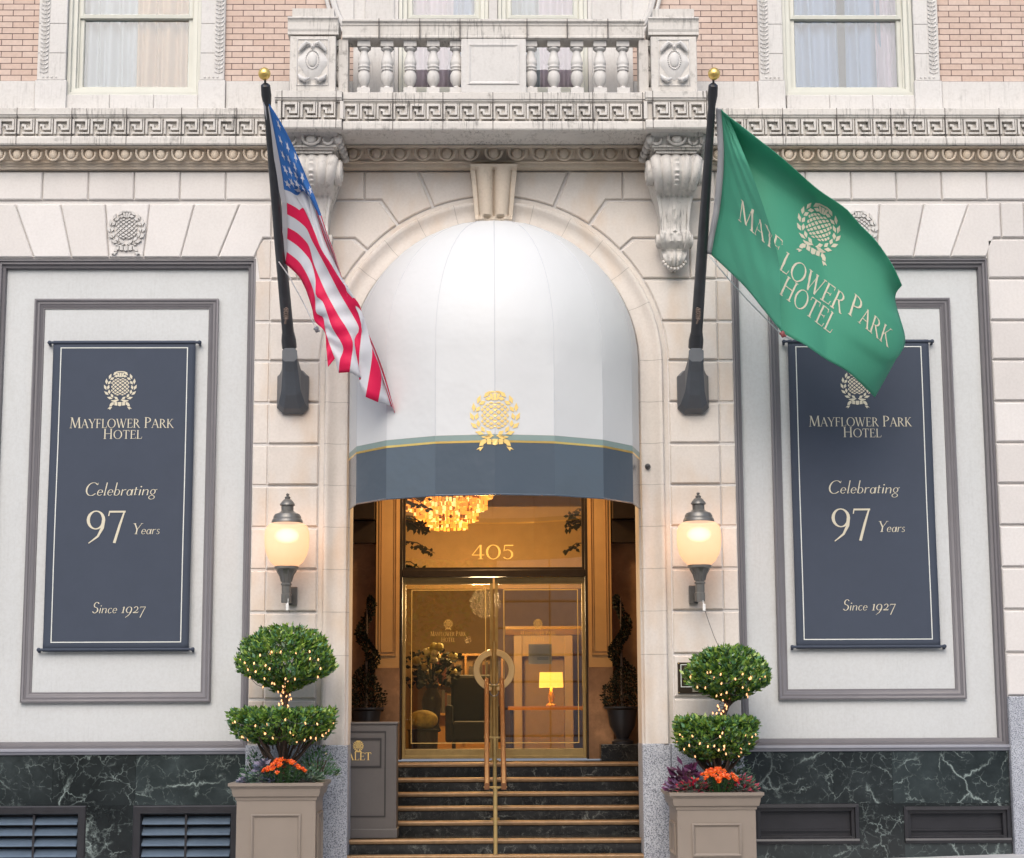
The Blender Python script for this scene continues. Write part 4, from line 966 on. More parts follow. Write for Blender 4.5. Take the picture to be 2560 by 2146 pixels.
# dark plinths and urns with spiral topiaries each side of the doors
for s in (-1, 1):
    PB = thing('urn_plinth', 'low dark marble plinth on the top landing at the %s of the doors' % ('left' if s < 0 else 'right'), 'plinth', (s*1.47, 2.32, FZ), 'plinths flanking the doors')
    mb = MB(); mb.box(*sorted((s*1.2, s*1.9)), 2.12, 2.4, 1.0, 1.19); mb.build('block', M['marbledark'], PB, bev=.006)
    UR = thing('urn', 'dark urn with a flared rim holding the %s spiral topiary' % ('left' if s < 0 else 'right'), 'urn', (s*1.47, 2.26, 1.19), 'urns flanking the doors')
    c = (s*1.455, 2.26, 1.191)
    mb = MB(); mb.lathe([(.12, 0), (.125, .03), (.07, .06), (.085, .1), (.145, .2), (.165, .33), (.175, .38), (.21, .40), (.21, .42), (.16, .41), (.01, .40)], c, 20); mb.build('bowl', M['black'], UR, smooth=40)
    SP = thing('spiral_topiary', 'dark clipped spiral evergreen in the urn %s of the glass doors' % ('left' if s < 0 else 'right'), 'topiary', (s*1.455, 2.26, 1.6), 'spiral topiaries flanking the doors')
    mb = MB(); mb.tube([(c[0], c[1], 1.59), (c[0], c[1], 2.84)], [.02, .01], 6); mb.build('trunk', M['bark'], SP)
    mb = MB()
    for k in range(2600):
        t = random.random()**1.35; z = 1.62+1.24*t; a = s*(t**.8*2*pi*2.3)+1.2; off = .10*(1-t*.5) if t > .3 else .03; rr = interp([(0, .18), (.10, .225), (.22, .15), (.36, .075), (.7, .055), (.95, .04), (1, .015)], t)
        q = random.uniform(0, 2*pi); e = random.uniform(-1, 1); r2 = rr*sqrt(1-e*e)*random.uniform(.75, 1.02)
        p = Vector((c[0]+off*cos(a)+r2*cos(q), c[1]+off*sin(a)+r2*sin(q), z+rr*.6*e)); d = (p-Vector((c[0]+off*cos(a), c[1], z))).normalized()
        mb.leaf(p, (d+Vector((random.uniform(-.6, .6), random.uniform(-.6, .6), random.uniform(-.2, .8)))).normalized(), d, .035, .012, random.randrange(2))
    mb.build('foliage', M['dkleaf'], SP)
# ------------------------------------------------------------------ awning
M['seam'] = plain('awning_seam', (.47, .48, .50), .6, var=.04)
AW = thing('awning', 'white domed vinyl awning with slate valance and gold emblem over the entrance', 'awning', (0, -.02, ZC))
AR, AP, AB = 1.502, 1.36, 3.615
def awn(phi, r, z):
    """point at facet angle phi (deg), radial scale r (0..1), height z; straight facets between the ribs"""
    k = (phi+90)/22.5; i = min(int(k), 7); f = k-i; a, b = rad(-90+22.5*i), rad(-67.5+22.5*i)
    x = sin(a)*(1-f)+sin(b)*f; y = cos(a)*(1-f)+cos(b)*f
    if z > 4.206: q_ = min(1, max(0, (z-4.205)/1.3)); g = 1+(1/sqrt(x*x+y*y)-1)*.85*q_*q_*(3-2*q_); x *= g; y *= g
    return Vector((AR*r*x, -.01-AP*r*y, z))
def prof_r(z): return 1 if z <= ZC else sqrt(max(0, 1-((z-ZC)/AR)**2))
def rows(z0, z1, n): return [z0+(z1-z0)*i/n for i in range(n+1)]
def band(name, zs, mat, off=0, parent=AW, fine=6):
    mb = MB(); N = 8*fine
    mb.grid(lambda i, j: awn(-90+180*i/N, prof_r(zs[j])+off, zs[j]+(-.008*cos(rad(-90+180*i/N)) if zs[j] < 4.3 else -.008*cos(rad(-90+180*i/N))*max(0, (5-zs[j])/.7) if zs[j] < 5 else 0)), N, len(zs)-1)
    o = mb.build(name, mat, parent, smooth=12 if name == 'canopy' else 8); return o
zs = rows(4.205, ZC, 14)+[ZC+AR*sin(rad(a)) for a in (6, 12, 18, 24, 30, 36, 42, 48, 54, 60, 66, 72, 78, 83, 87, 89.6)]
band('canopy', zs, M['canvas'])
band('valance', rows(AB+.012, 4.127, 3), M['slate'])
band('sage_stripe', [4.1485, 4.204], M['teal'], .0005)
band('gold_line', [4.1275, 4.148], M['gold'], .0012)
mb = MB(); N = 48; mb.tube([awn(-90+180*i/N, .995, AB+.012-.008*cos(rad(-90+180*i/N))) for i in range(N+1)], .011, 6); mb.build('hem_tube', M['slate'], AW)
for k in range(1, 8):
    ph = -90+22.5*k; mb = MB(); mb.tube([awn(ph, prof_r(z)-.004, z-(.008*cos(rad(ph)) if z < 4.3 else .008*cos(rad(ph))*max(0, (5-z)/.7) if z < 5 else 0)) for z in rows(4.21, ZC, 8)+zs[15:-1]], .0075, 5); mb.build('rib_seam', M['seam'], AW)
def awnmap(x, z, l):
    s_ = x/AR; a = 0
    ph = math.degrees(math.asin(max(-1, min(1, s_)))); 
    # on the two middle facets x is linear in the facet fraction
    f = abs(x)/(AR*sin(rad(22.5))); ph = math.copysign(22.5*f, x)
    p = awn(ph, 1, z-.008*cos(rad(ph)) if z < 4.3 else z-.008*cos(rad(ph))*max(0, (5-z)/.7)); p.y -= l+.004; return p
decal('gold_emblem', emblem(0, 4.365, .53), awnmap, M['goldpaint'], AW)
# ------------------------------------------------------------------ banners
def banner(xc, label):
    b = thing('hanging_banner', label, 'banner', (xc, .085, 5.42), 'navy anniversary banners')
    x0, x1, z0, z1, Y = xc-.742, xc+.742, 2.185, 5.415, .085
    mb = MB(); bY = lambda x, z: Y+.011*sin((x-x0)/(x1-x0)*8+(z-z0)*1.9+xc)*sin(pi*(z-z0)/(z1-z0)); mb.grid(lambda i, j: (x0+(x1-x0)*i/30, bY(x0+(x1-x0)*i/30, z0+(z1-z0)*j/40), z0+(z1-z0)*j/40), 30, 40); mb.build('cloth', M['navy'], b, smooth=60, solid=.004)
    for z in (z0+.02, z1-.02):
        mb = MB(); mb.tube([(x0-.035, Y-.004, z), (x1+.035, Y-.004, z)], .014, 8)
        for x in (x0-.04, x1+.04): mb.ball((x, Y-.004, z), .022, .022, .022, 8, 6); mb.box(x-.008, x+.008, Y, .139, z-.03, z+.012)
        mb.build('rod', M['navy'], b)
    q = lambda x, z, l: (xc+x, bY(xc+x, z)-.0032-l, z)
    a, c_, d, e = x0+.078-xc, x1-.078-xc, z0+.09, z1-.072; t = .010
    decal('border_line', fine([([(a, d), (a+t, d), (a+t, e), (a, e)], 0), ([(c_-t, d), (c_, d), (c_, e), (c_-t, e)], 0), ([(a, d), (c_, d), (c_, d+t), (a, d+t)], 1), ([(a, e-t), (c_, e-t), (c_, e), (a, e)], 1)], 36), q, M['whiteprint'], b)
    decal('emblem', emblem(-.03, 4.907, .374), q, M['beige'], b)
    for t_ in (text('Mayflower Park', -.545, 4.49, 1.075, .112, small=.84), text('Hotel', -.193, 4.375, .402, .105, small=.86), text('Celebrating', -.375, 3.785, .745, .135, .22),
               text('97', -.345, 3.43, .415, .34), text('Years', .128, 3.383, .29, .112, .22), text('Since 1927', -.26, 2.575, .545, .112, .2)): decal('lettering', t_, q, M['beige'], b)
    return b
banner(-3.865, 'navy vertical anniversary banner fully visible on the wall panel under the striped flag')
banner(3.83, 'navy vertical anniversary banner whose top corner is hidden by the green flag')
# ------------------------------------------------------------------ globe wall lamps
def wall_lamp(x, s, label):
    Yl = -.33; L = thing('wall_lamp', label, 'lamp', (x, 0, 2.75), 'globe lamps beside the arch')
    c = (x, Yl, 0)
    mb = MB(); mb.lathe([(.002, 3.755), (.018, 3.745), (.012, 3.725), (.03, 3.715), (.026, 3.695), (.045, 3.685), (.075, 3.645), (.078, 3.632), (.062, 3.622), (.062, 3.575), (.085, 3.555), (.125, 3.54), (.14, 3.515), (.142, 3.495), (.15, 3.487), (.158, 3.465), (.158, 3.45), (.10, 3.45)], c, 28)
    mb.build('cap', M['lampmetal'], L, smooth=35)
    gp = [(.135, 3.455), (.17, 3.445), (.205, 3.415), (.224, 3.36), (.227, 3.29), (.222, 3.21), (.203, 3.13), (.165, 3.06), (.115, 3.015)]
    mb = MB(); mb.lathe(gp, c, 32); mb.build('globe', M['globe'], L, smooth=80)
    mb = MB(); mb.ball((x, Yl, 3.325), .125, .125, .075, 20, 12); mb.build('glow_bulb', M['glowvol'], L); put(pl('lamp_light', (x, Yl, 3.28), 4.0, (1, .50, .22), .1), L)
    mb = MB(); mb.lathe([(.11, 3.018), (.122, 3.012), (.122, 2.99), (.10, 2.978), (.065, 2.92), (.048, 2.86), (.046, 2.845), (.056, 2.842), (.056, 2.828), (.047, 2.824), (.045, 2.74), (.05, 2.735), (.05, 2.65), (.002, 2.65)], c, 22)
    for k in range(10):
        a = 2*pi*k/10; mb.tube([(x+.098*cos(a), Yl+.098*sin(a), 2.975), (x+.066*cos(a), Yl+.066*sin(a), 2.92), (x+.05*cos(a), Yl+.05*sin(a), 2.86)], .006, 4)
    mb.build('stem', M['lampmetal'], L, smooth=40)
    mb = MB(); mb.box(x-s*.005-.045+s*.04, x-s*.005+.045+s*.04, -.05, -.001, 2.64, 2.83); mb.box(x-.03, x+.03, Yl, -.04, 2.66, 2.75); mb.build('wall_bracket', M['lampmetal'], L, bev=.006)
    return L
mg, n, l, b = new_mat('frosted_globe'); n.remove(b)
tp = n.new('ShaderNodeBsdfTransparent'); tp.inputs[0].default_value = (1, .94, .84, 1)
em_ = n.new('ShaderNodeEmission'); em_.inputs[0].default_value = (1, .53, .28, 1); em_.inputs[1].default_value = .58
df = n.new('ShaderNodeBsdfDiffuse'); df.inputs[0].default_value = (.38, .34, .29, 1)
ad = n.new('ShaderNodeAddShader'); l.new(em_.outputs[0], ad.inputs[0]); l.new(df.outputs[0], ad.inputs[1])
mx = n.new('ShaderNodeMixShader'); mx.inputs[0].default_value = .62; l.new(tp.outputs[0], mx.inputs[1]); l.new(ad.outputs[0], mx.inputs[2]); l.new(mx.outputs[0], n['Material Output'].inputs[0]); M['globe'] = mg
mv, n, l, b = new_mat('lamp_glow'); n.remove(b)
ve = n.new('ShaderNodeEmission'); ve.inputs[0].default_value = (1, .86, .68, 1); ve.inputs[1].default_value = 5.5; l.new(ve.outputs[0], n['Material Output'].inputs['Volume']); M['glowvol'] = mv
wall_lamp(-2.093, 1, 'lit cream globe wall lamp on the pier between the left banner and the arch')
wall_lamp(2.063, -1, 'lit cream globe wall lamp on the pier between the arch and the right banner')
def cord(name, pts, plug, label):
    C_ = thing('light_cord', label, 'cable', pts[0], 'cords hanging from the wall lamps')
    mb = MB(); mb.tube(pts[:4], .006, 6); mb.build('white_lead', M['white'], C_)
    mb = MB(); mb.box(plug[0]-.014, plug[0]+.014, plug[1]-.012, plug[1]+.012, plug[2]-.05, plug[2]+.02); mb.build('plug', M['white'], C_, bev=.005)
    mb = MB(); mb.tube(pts[3:], .0035, 5); mb.build('green_wire', M['joint'], C_)
cord('c', [(-2.075, -.36, 2.74), (-2.07, -.37, 2.68), (-2.073, -.37, 2.63), (-2.078, -.37, 2.60), (-2.06, -.35, 2.57), (-2.05, -.36, 2.55)], (-2.075, -.37, 2.62), 'short white lead and plug dangling under the left globe lamp')
cord('c', [(2.07, -.36, 2.74), (2.08, -.37, 2.67), (2.09, -.37, 2.62), (2.10, -.37, 2.57), (2.13, -.42, 2.45), (2.17, -.5, 2.3), (2.22, -.6, 2.15)], (2.095, -.37, 2.60), 'white plug and thin wire running from the right globe lamp to the topiary')
# ------------------------------------------------------------------ flagpoles
def pole_axis(s):
    b = at(731 if s < 0 else 1733.5, 951, -.10); t = at(661 if s < 0 else 1785, 185, -1.95); return b, t
def flagpole(s, label):
    b, t = pole_axis(s); F = thing('flagpole', label, 'flagpole', (b.x, 0, b.z-.3), 'angled flagpoles beside the arch')
    zc = b.z-.045; mb = MB()        # octagonal bracket that flares from a collar to a wall plate
    def ring(w, h, ch, y, z): return [(b.x+x, y, z+q) for x, q in ((-w+ch, -h), (w-ch, -h), (w, -h+ch), (w, h-ch), (w-ch, h), (-w+ch, h), (-w, h-ch), (-w, -h+ch))]
    rs = [ring(.162, .225, .06, -.001, zc-.07), ring(.162, .225, .06, -.05, zc-.07), ring(.135, .20, .055, -.12, zc-.055), ring(.10, .155, .045, -.22, zc+.02), ring(.078, .08, .03, -.33, zc+.17), ring(.076, .07, .028, -.40, zc+.255)]
    for i, r in enumerate(rs): mb.v += r
    for i in range(len(rs)-1): mb.f += [(8*i+k, 8*i+(k+1) % 8, 8*i+8+(k+1) % 8, 8*i+8+k) for k in range(8)]
    mb.f += [tuple(range(8)), tuple(range(8*len(rs)-1, 8*len(rs)-9, -1))]; mb.m = [0]*len(mb.f)
    p = lambda k: b.lerp(t, k)
    mb.build('bracket', M['charcoal'], F)
    mb = MB(); mb.tube([p(.115), p(.14), p(.15), p(.165)], [.077, .077, .072, .064], 16); mb.build('collar', M['pole'], F, smooth=40)
    mb = MB(); mb.tube([p(.12), p(.5), p(.88), p(.955)], [.062, .055, .037, .034], 18); mb.build('pole', M['pole'], F, smooth=50)
    mb = MB(); mb.tube([p(.90), p(.935), p(.965), p(.972)], [.036, .05, .046, .02], 12); mb.tube([p(.972), p(1.0)], .011, 8); mb.build('truck', M['pole'], F, smooth=40)
    mb = MB(); mb.ball(p(1.0), .059, .059, .062, 20, 14); mb.build('gold_ball', M['gold'], F, smooth=60)
    q = p(.235)+Vector((-.01*s, -.062, -.03)); mb = MB()
    mb.tube([q+Vector((-.012, 0, -.10)), q+Vector((0, -.03, -.06)), q+Vector((0, -.03, .05)), q+Vector((-.012, 0, .09))], .012, 6)
    for k in range(6): mb.tube([q+Vector((.022*cos(a), -.03-.006*k % .02, -.05+.018*k+.012*sin(a))) for a in [rad(v) for v in range(0, 361, 60)]], .006, 4)
    mb.build('cleat', plain('rope_on_cleat', (.16, .12, .10), .8), F)
    return F
flagpole(-1, 'dark angled flagpole with gold ball carrying the striped flag left of the awning')
flagpole(1, 'dark angled flagpole with gold ball carrying the green flag right of the awning')
def pole_y(s, py):
    """depth of the pole where it shows at photograph row py"""
    b, t = pole_axis(s); lo, hi = 0.0, 1.05
    for _ in range(24):
        m = (lo+hi)/2; v = b.lerp(t, m)-Vector((CX, -CD, CZ)); r = 1073-FPX*v.dot(up)/v.dot(fw)
        lo, hi = (m, hi) if r > py else (lo, m)
    return b.lerp(t, lo).y
# ---- the striped flag: one row of control points per stripe edge, top to bottom
def V2(*p): return [Vector(q) for q in p]
def resample(pts, n):
    """n+1 points at equal arc length on a Catmull-Rom curve"""
    d = [catmull(pts, i/200) for i in range(201)]; L = [0]
    for a, b in zip(d, d[1:]): L.append(L[-1]+(b-a).length)
    out = []; k = 0
    for i in range(n+1):
        t = L[-1]*i/n
        while k < 199 and L[k+1] < t: k += 1
        f = (t-L[k])/max(1e-9, L[k+1]-L[k]); out.append(d[k].lerp(d[k+1], min(1, f)))
    return out
SE = {  # photograph pixels; canton rows carry the canton corner as a second list
 0: ([(670, 256), (702, 306), (734, 368), (760, 428), (786, 490), (804, 541)], [(804, 541), (816, 580), (838, 640), (862, 716), (900, 790), (936, 870), (962, 940), (989, 1040)]),
 2: ([(683, 318), (712, 368), (738, 418), (764, 470), (785, 512), (797, 538)], [(797, 538), (816, 590), (838, 645), (862, 722), (900, 795), (936, 875), (960, 942), (988, 1036)]),
 4: ([(695, 381), (715, 410), (735, 440), (758, 470), (778, 500), (792, 530)], [(792, 530), (815, 592), (838, 650), (860, 722), (895, 792), (932, 874), (957, 944), (982, 1020)]),
 5: ([(701, 412), (722, 438), (738, 458), (757, 474), (775, 492), (789, 524)], [(789, 524), (813, 588), (837, 648), (858, 716), (893, 790), (929, 872), (954.5, 940), (976, 1014)]),
 6: ([(706, 443), (726, 461), (740, 472), (757, 476), (772, 488), (785, 516)], [(785, 516), (806, 575), (832, 650), (853, 714), (900, 775), (927, 862), (953, 935), (945, 1006)]),
 7: ([(710, 474), (727, 480), (743, 489), (756, 478), (768, 486), (781, 505)], [(781, 505), (795, 560), (822, 640), (846, 706), (902, 778), (926, 856), (930, 895), (914, 993)]),
 8: [(717, 507), (735, 516), (752, 527), (760, 518), (782, 569), (803, 622), (829, 663), (857, 708), (900, 766), (905, 815), (899, 880), (897, 930), (899, 962)],
 9: [(718, 536), (741, 549), (766, 571), (779, 599), (796, 631), (818, 672), (850, 734), (886, 796), (898, 824), (886, 850), (892, 895), (902, 945)],
 10: [(719, 569), (745, 584), (769, 609), (777, 629), (785, 660), (809, 719), (827, 755), (850, 796), (867, 822), (882, 858), (878, 900), (874, 931)],
 11: [(718, 597), (745, 616), (771, 644), (782, 667), (789, 700), (790, 738), (807, 755), (820, 789), (831, 820), (858, 868), (850, 900), (847, 933)],
 12: [(717, 630), (745, 652), (762, 676), (779, 712), (788, 745), (791, 782), (808, 794), (813, 824), (822, 856), (837, 897)],
 13: [(713, 659), (745, 689), (760, 714), (771, 742), (781, 775), (788, 805), (812, 830), (816, 872), (820, 918)],
}
NU = 44
rowpts = {}
for k, p in SE.items():
    rowpts[k] = resample(V2(*p[0]), 18)[:-1]+resample(V2(*p[1]), NU-18) if isinstance(p, tuple) else resample(V2(*p), NU)
for k in (1, 3): rowpts[k] = [a.lerp(b, .5) for a, b in zip(rowpts[k-1], rowpts[k+1])]
SUBR = 3
def us_point(i, v):
    k = min(int(v), 12); f = v-k; p = rowpts[k][i].lerp(rowpts[k+1][i], f); u = i/NU
    y = pole_y(-1, 256+(659-256)*v/13)-.03; y = y*(1-u)+(-1.22)*u-.10*sin(u*pi)
    back = max(0, (8.3-v))*.028*min(1, u/.3) + (.02 if v < 7.6 else 0)*min(1, max(0, (u-.3)/.1))
    wave = .028*sin(v*1.9+u*5)*min(1, u*3)+.012*sin(i*1.15+v*.7)*min(1, u*4)
    return at(p.x, p.y, y+back+wave)
uscache = {}
def usp(i, j):
    if (i, j) not in uscache: uscache[i, j] = us_point(i, j/SUBR)
    return uscache[i, j]
FL = thing('striped_flag', 'red and white striped flag with starred blue corner hanging from the left flagpole', 'flag', pole_axis(-1)[0])
mb = MB(); mb.grid(usp, NU, 13*SUBR, lambda i, j: 2 if (j < 7*SUBR and i < 18) else (j//SUBR) % 2)
mb.build('flag_cloth', [M['fred'], M['fwhite'], M['fblue']], FL, smooth=60, solid=.004)
mb = MB(); mb.grid(lambda i, j: usp(0, j)+Vector((-.05+.05*i, -.001, 0)), 1, 13*SUBR); mb.build('heading', M['hoist'], FL, solid=.006)
mb = MB()
for r in range(9):
    for c in range(3 if r % 2 == 0 else 2):
        ui = (2.6+5.6*c+(2.8 if r % 2 else 0)); vj = (r+1)*7*SUBR/10
        def S_(du, dv):
            i, j = max(0, min(17.9, ui+du)), max(0, min(20.9, vj+dv)); a, b_ = int(i), int(j); f, g_ = i-a, j-b_
            p = usp(a, b_).lerp(usp(a+1, b_), f).lerp(usp(a, b_+1).lerp(usp(a+1, b_+1), f), g_); return p
        c0 = S_(0, 0); eu = (S_(1, 0)-S_(-1, 0)).normalized(); ev = (S_(0, 1)-S_(0, -1)).normalized(); R0 = .046
        nn = Vector((0, -.010, 0)); vs = [c0+nn]
        for q in range(10):
            rr = R0 if q % 2 == 0 else R0*.42; a = rad(-90+36*q); vs.append(c0+eu*rr*cos(a)+ev*rr*sin(a)+nn)
        mb.add(vs, [(0, 1+q, 1+(q+1) % 10) for q in range(10)])
mb.build('stars', M['fwhite'], FL, recalc=False)
def halyard(pts, label, wt):
    R_ = thing('halyard', label, 'rope', pts[0], 'flag halyards')
    mb = MB(); mb.tube(pts, .006, 6); mb.build('rope', M['rope'], R_)
    mb = MB(); mb.ball(wt, .022, .022, .035, 8, 6); mb.tube([wt+Vector((-.03, 0, .01)), wt+Vector((.03, 0, -.02))], .012, 6); mb.build('clip', M['pinkwhite'] if wt.x > 0 else M['metal'], R_)
halyard([at(697, 655, -.95), at(722, 690, -.85), at(760, 760, -.7), at(790, 822, -.65)], 'thin white line with a dark clip below the striped flag', at(792, 824, -.66))
# ---- the green flag
GR = [  # v, left part (hoist to crease), right part (crease to fly)
 (0.0, [(1803, 273), (1809, 280), (1818, 288)], [(1821, 291), (1862, 322), (1904, 355), (1958, 398), (2040, 470), (2088, 503), (2118, 525), (2150, 562), (2191, 604), (2231, 663), (2255, 714)]),
 (.34, [(1810, 395), (1838, 417), (1864, 437), (1886, 452)], [(1868, 444), (1905, 476), (1955, 512), (2010, 550), (2048, 576), (2110, 616), (2175, 668), (2222, 718), (2238, 750)]),
 (.66, [(1801, 514), (1843, 549), (1885, 584), (1928, 622), (1944, 640)], [(1914, 634), (1952, 676), (2002, 712), (2050, 747), (2105, 786), (2160, 824), (2215, 863), (2246, 868), (2263, 850)]),
 (.85, [(1788, 584), (1830, 620), (1880, 668), (1925, 712), (1949, 736)], [(1926, 724), (1962, 750), (2012, 790), (2072, 833), (2125, 866), (2176, 900), (2215, 922), (2238, 902)]),
 (1.0, [(1778, 637), (1820, 676), (1863, 718), (1910, 776), (1953, 829)], [(1953, 830), (1980, 846), (2013, 863), (2062, 897), (2116, 928), (2155, 962), (2187, 994)]),
]
NL, NR, NV = 14, 34, 40
LT_, RT_ = [resample(V2(*r[1]), NL) for r in GR], [resample(V2(*r[2]), NR) for r in GR]
def gv(v):
    for k in range(len(GR)-1):
        if v <= GR[k+1][0]: return k, (v-GR[k][0])/(GR[k+1][0]-GR[k][0])
    return len(GR)-2, 1.0
def rowcat(T, i, v):
    k, f = gv(v); return catmull([T[j][i] for j in range(len(T))], (k+f)/(len(T)-1))
def gpt(part, i, v):
    if part == 0:
        p = rowcat(LT_, i, v); u = i/NL; y = (pole_y(1, 273+(637-273)*v)-.02)
        y = y*(1-u)+(-1.70-.20*v)*u*min(1, v*4)+y*u*(1-min(1, v*4))+.010*sin(i*1.5-v*26)*sin(u*pi)
    else:
        p = rowcat(RT_, i, v); u = i/NR; y = (pole_y(1, 273+(637-273)*v)-.02)
        k = min(1, v*4); y = (y*(1-k)+(-1.62-.20*v+.26)*k)*(1-u)+(-1.42+.50*v)*u-.10*sin(min(1, u*2.2)*pi)+.05*sin(u*pi)*(1-v*.6)-.03*sin(u*7+v*4)
        if u > .82: y += .16*((u-.82)/.18)**2*(1 if v < .5 else .6)
        y += .03*max(0, .1-v)/.1*sin(u*38)*u
    return at(p.x, p.y, y)
GF = thing('green_flag', 'green hotel flag with cream lettering and thistle emblem blowing from the right flagpole', 'flag', pole_axis(1)[0])
mb = MB(); mb.grid(lambda i, j: gpt(0, i, j/NV) if i <= NL else gpt(1, i-NL-1, j/NV), NL+NR+1, NV)
mb.build('flag_cloth', M['green'], GF, smooth=75, solid=.004)
mb = MB(); mb.grid(lambda i, j: gpt(0, 0, j/NV)+Vector((-.052*(1-i/2)-.012*sin(pi*j/NV)*(1-i/2), 0, .012*(1-i/2))), 2, NV); mb.build('heading', M['hoist'], GF, smooth=60, solid=.006)
gcache = {}
def gc(part, i, j):
    if (part, i, j) not in gcache: gcache[part, i, j] = gpt(part, i, j/NV)
    return gcache[part, i, j]
def gmap(part, x, v, l):
    """x = column index (may be fractional), with normal offset"""
    n_ = NL if part == 0 else NR; x = max(0, min(n_-.001, x)); v = max(0, min(1, v)); i = int(x); f = x-i
    j = min(int(v*NV), NV-1); h = v*NV-j
    p = gc(part, i, j).lerp(gc(part, i+1, j), f).lerp(gc(part, i, j+1).lerp(gc(part, i+1, j+1), f), h); return p+(Vector((CX, -CD, CZ))-p).normalized()*(l+.004)
coarse = {}
def img_to_uv(part, px, py):
    """flag coordinates of a photograph pixel on one of the two panels"""
    T = LT_ if part == 0 else RT_; n_ = NL if part == 0 else NR; x, v = n_*.5, .5
    def at2(x, v):
        x = max(0, min(n_-.001, x)); i = int(x); return rowcat(T, i, v).lerp(rowcat(T, i+1, v), x-i)
    if part not in coarse: coarse[part] = [(at2(a, b/20), a, b/20) for a in range(n_+1) for b in range(21)]
    q = Vector((px, py)); _, x, v = min(((p-q).length_squared, a, b) for p, a, b in coarse[part]); st = (.5, .025)
    for _ in range(5):
        c = [((at2(x+a*st[0], min(1, max(0, v+b*st[1])))-Vector((px, py))).length, x+a*st[0], min(1, max(0, v+b*st[1]))) for a in (-1, 0, 1) for b in (-1, 0, 1)]
        _, x, v = min(c); st = (st[0]*.55, st[1]*.55)
    return x, v
def flagtext(part, s, base0, base1, cap, lean, small=1.0):
    """write s along the line base0->base1 (photograph pixels) on a panel; lean = up vector of the letters for a unit cap"""
    b0, b1 = Vector(base0), Vector(base1); ex = (b1-b0); up_ = Vector(lean).normalized()*cap
    return [([b0+ex*x+up_*z for x, z in q], ly, part) for q, ly in fine(text(s, 0, 0, 1, 1, small=small))]
fp = []
fp += flagtext(0, 'May', (1845, 549), (1934, 626), 53, (.08, -1), .84)
fp += flagtext(1, 'F', (1922, 627), (1944, 648), 46, (.3, -.95), .97)
fp += flagtext(1, 'Lower', (1945, 671), (2102, 784), 47, (.42, -.9), .97)
fp += flagtext(1, 'Park', (2118, 783), (2220, 868), 54, (.30, -.95), .80)
fp += flagtext(1, 'Hotel', (1946, 733), (2076, 834), 50, (.42, -.9), .93)
e0 = emblem(0, 0, 1.0)
ec, eu_, ev_ = Vector((2046, 574)), Vector((116, 62)), Vector((30, -122))
fp += [([ec+eu_*x*1.0+ev_*z*1.0 for x, z in q], ly, 1) for q, ly in e0]
mb = MB()
for q, ly, part in fp:
    vs = [gmap(part, *img_to_uv(part, p.x, p.y), .002+ly*.0003) for p in q]; mb.add(vs, [tuple(range(len(vs)))])
mb.build('lettering', M['beige'], GF, recalc=False)
halyard([at(1773, 640, -.95), at(1823, 700, -.9), at(1870, 752, -.85), at(1925, 808, -.8), at(1955, 838, -.78), at(1982, 851, -.76)], 'thin white line with a red clip along the lower edge of the green flag', at(1957, 836, -1.9))
# ------------------------------------------------------------------ planters with topiaries
def planter(xc, yc, zr, rot, label):
    P_ = thing('planter_box', label, 'planter', (xc, yc, gz(xc)), 'planters flanking the entrance')
    z0 = gz(xc)-.01; hw, hd = .375, .375
    def boxm(mb, a, b, z0, z1): mb.box(xc-a, xc+a, yc-b, yc+b, z0, z1)
    mb = MB(); boxm(mb, hw, hd, z0+.02, zr-.16); body = mb.build('body', M['planter'], P_, bev=.004)
    mb = MB(); boxm(mb, hw+.025, hd+.025, z0, z0+.10); mb.build('base', M['planter'], P_, bev=.008)
    mb = MB(); pr = [(hw+.005, zr-.165), (hw+.012, zr-.15), (hw+.012, zr-.135), (hw+.03, zr-.125), (hw+.04, zr-.09), (hw+.045, zr-.055), (hw+.06, zr-.04), (hw+.062, zr-.03), (hw+.075, zr-.028), (hw+.075, zr), (hw-.01, zr), (hw-.01, zr-.08)]
    vs = []
    for r, z in pr: vs += [(xc+a*r, yc+b*r, z) for a, b in ((-1, -1), (1, -1), (1, 1), (-1, 1))]
    mb.add(vs, [(4*k+i, 4*k+(i+1) % 4, 4*k+4+(i+1) % 4, 4*k+4+i) for k in range(len(pr)-1) for i in range(4)]); mb.build('rim', M['planter'], P_, smooth=30)
    mb = MB(); f = [(0, yc-hd-.001), (0, yc-hd-.016), (.012, yc-hd-.02), (.024, yc-hd-.010), (.03, yc-hd-.001)]
    mb.frame(xc-hw+.14, xc+hw-.14, z0+.17, zr-.29, f)
    for sx in (-1, 1):        # side panels
        m2 = MB(); m2.frame(yc-hd+.13, yc+hd-.13, z0+.17, zr-.29, [(0, .001), (0, .016), (.012, .02), (.024, .01), (.03, .001)])
        mb.add([(xc+sx*(hw+y), x, z) for x, y, z in m2.v], m2.f)
    for x in (-hw+.035, hw-.035):
        for z in (zr-.33, zr-.6): mb.ball((xc+x, yc-hd-.002, z), .006, .004, .006, 6, 4)
    mb.build('panel_moulding', M['planter'], P_, smooth=30)
    mb = MB(); boxm(mb, hw-.012, hd-.012, zr-.12, zr-.06); mb.build('soil', M['soil'], P_)
    P_.rotation_euler = (0, 0, 0)
    return P_
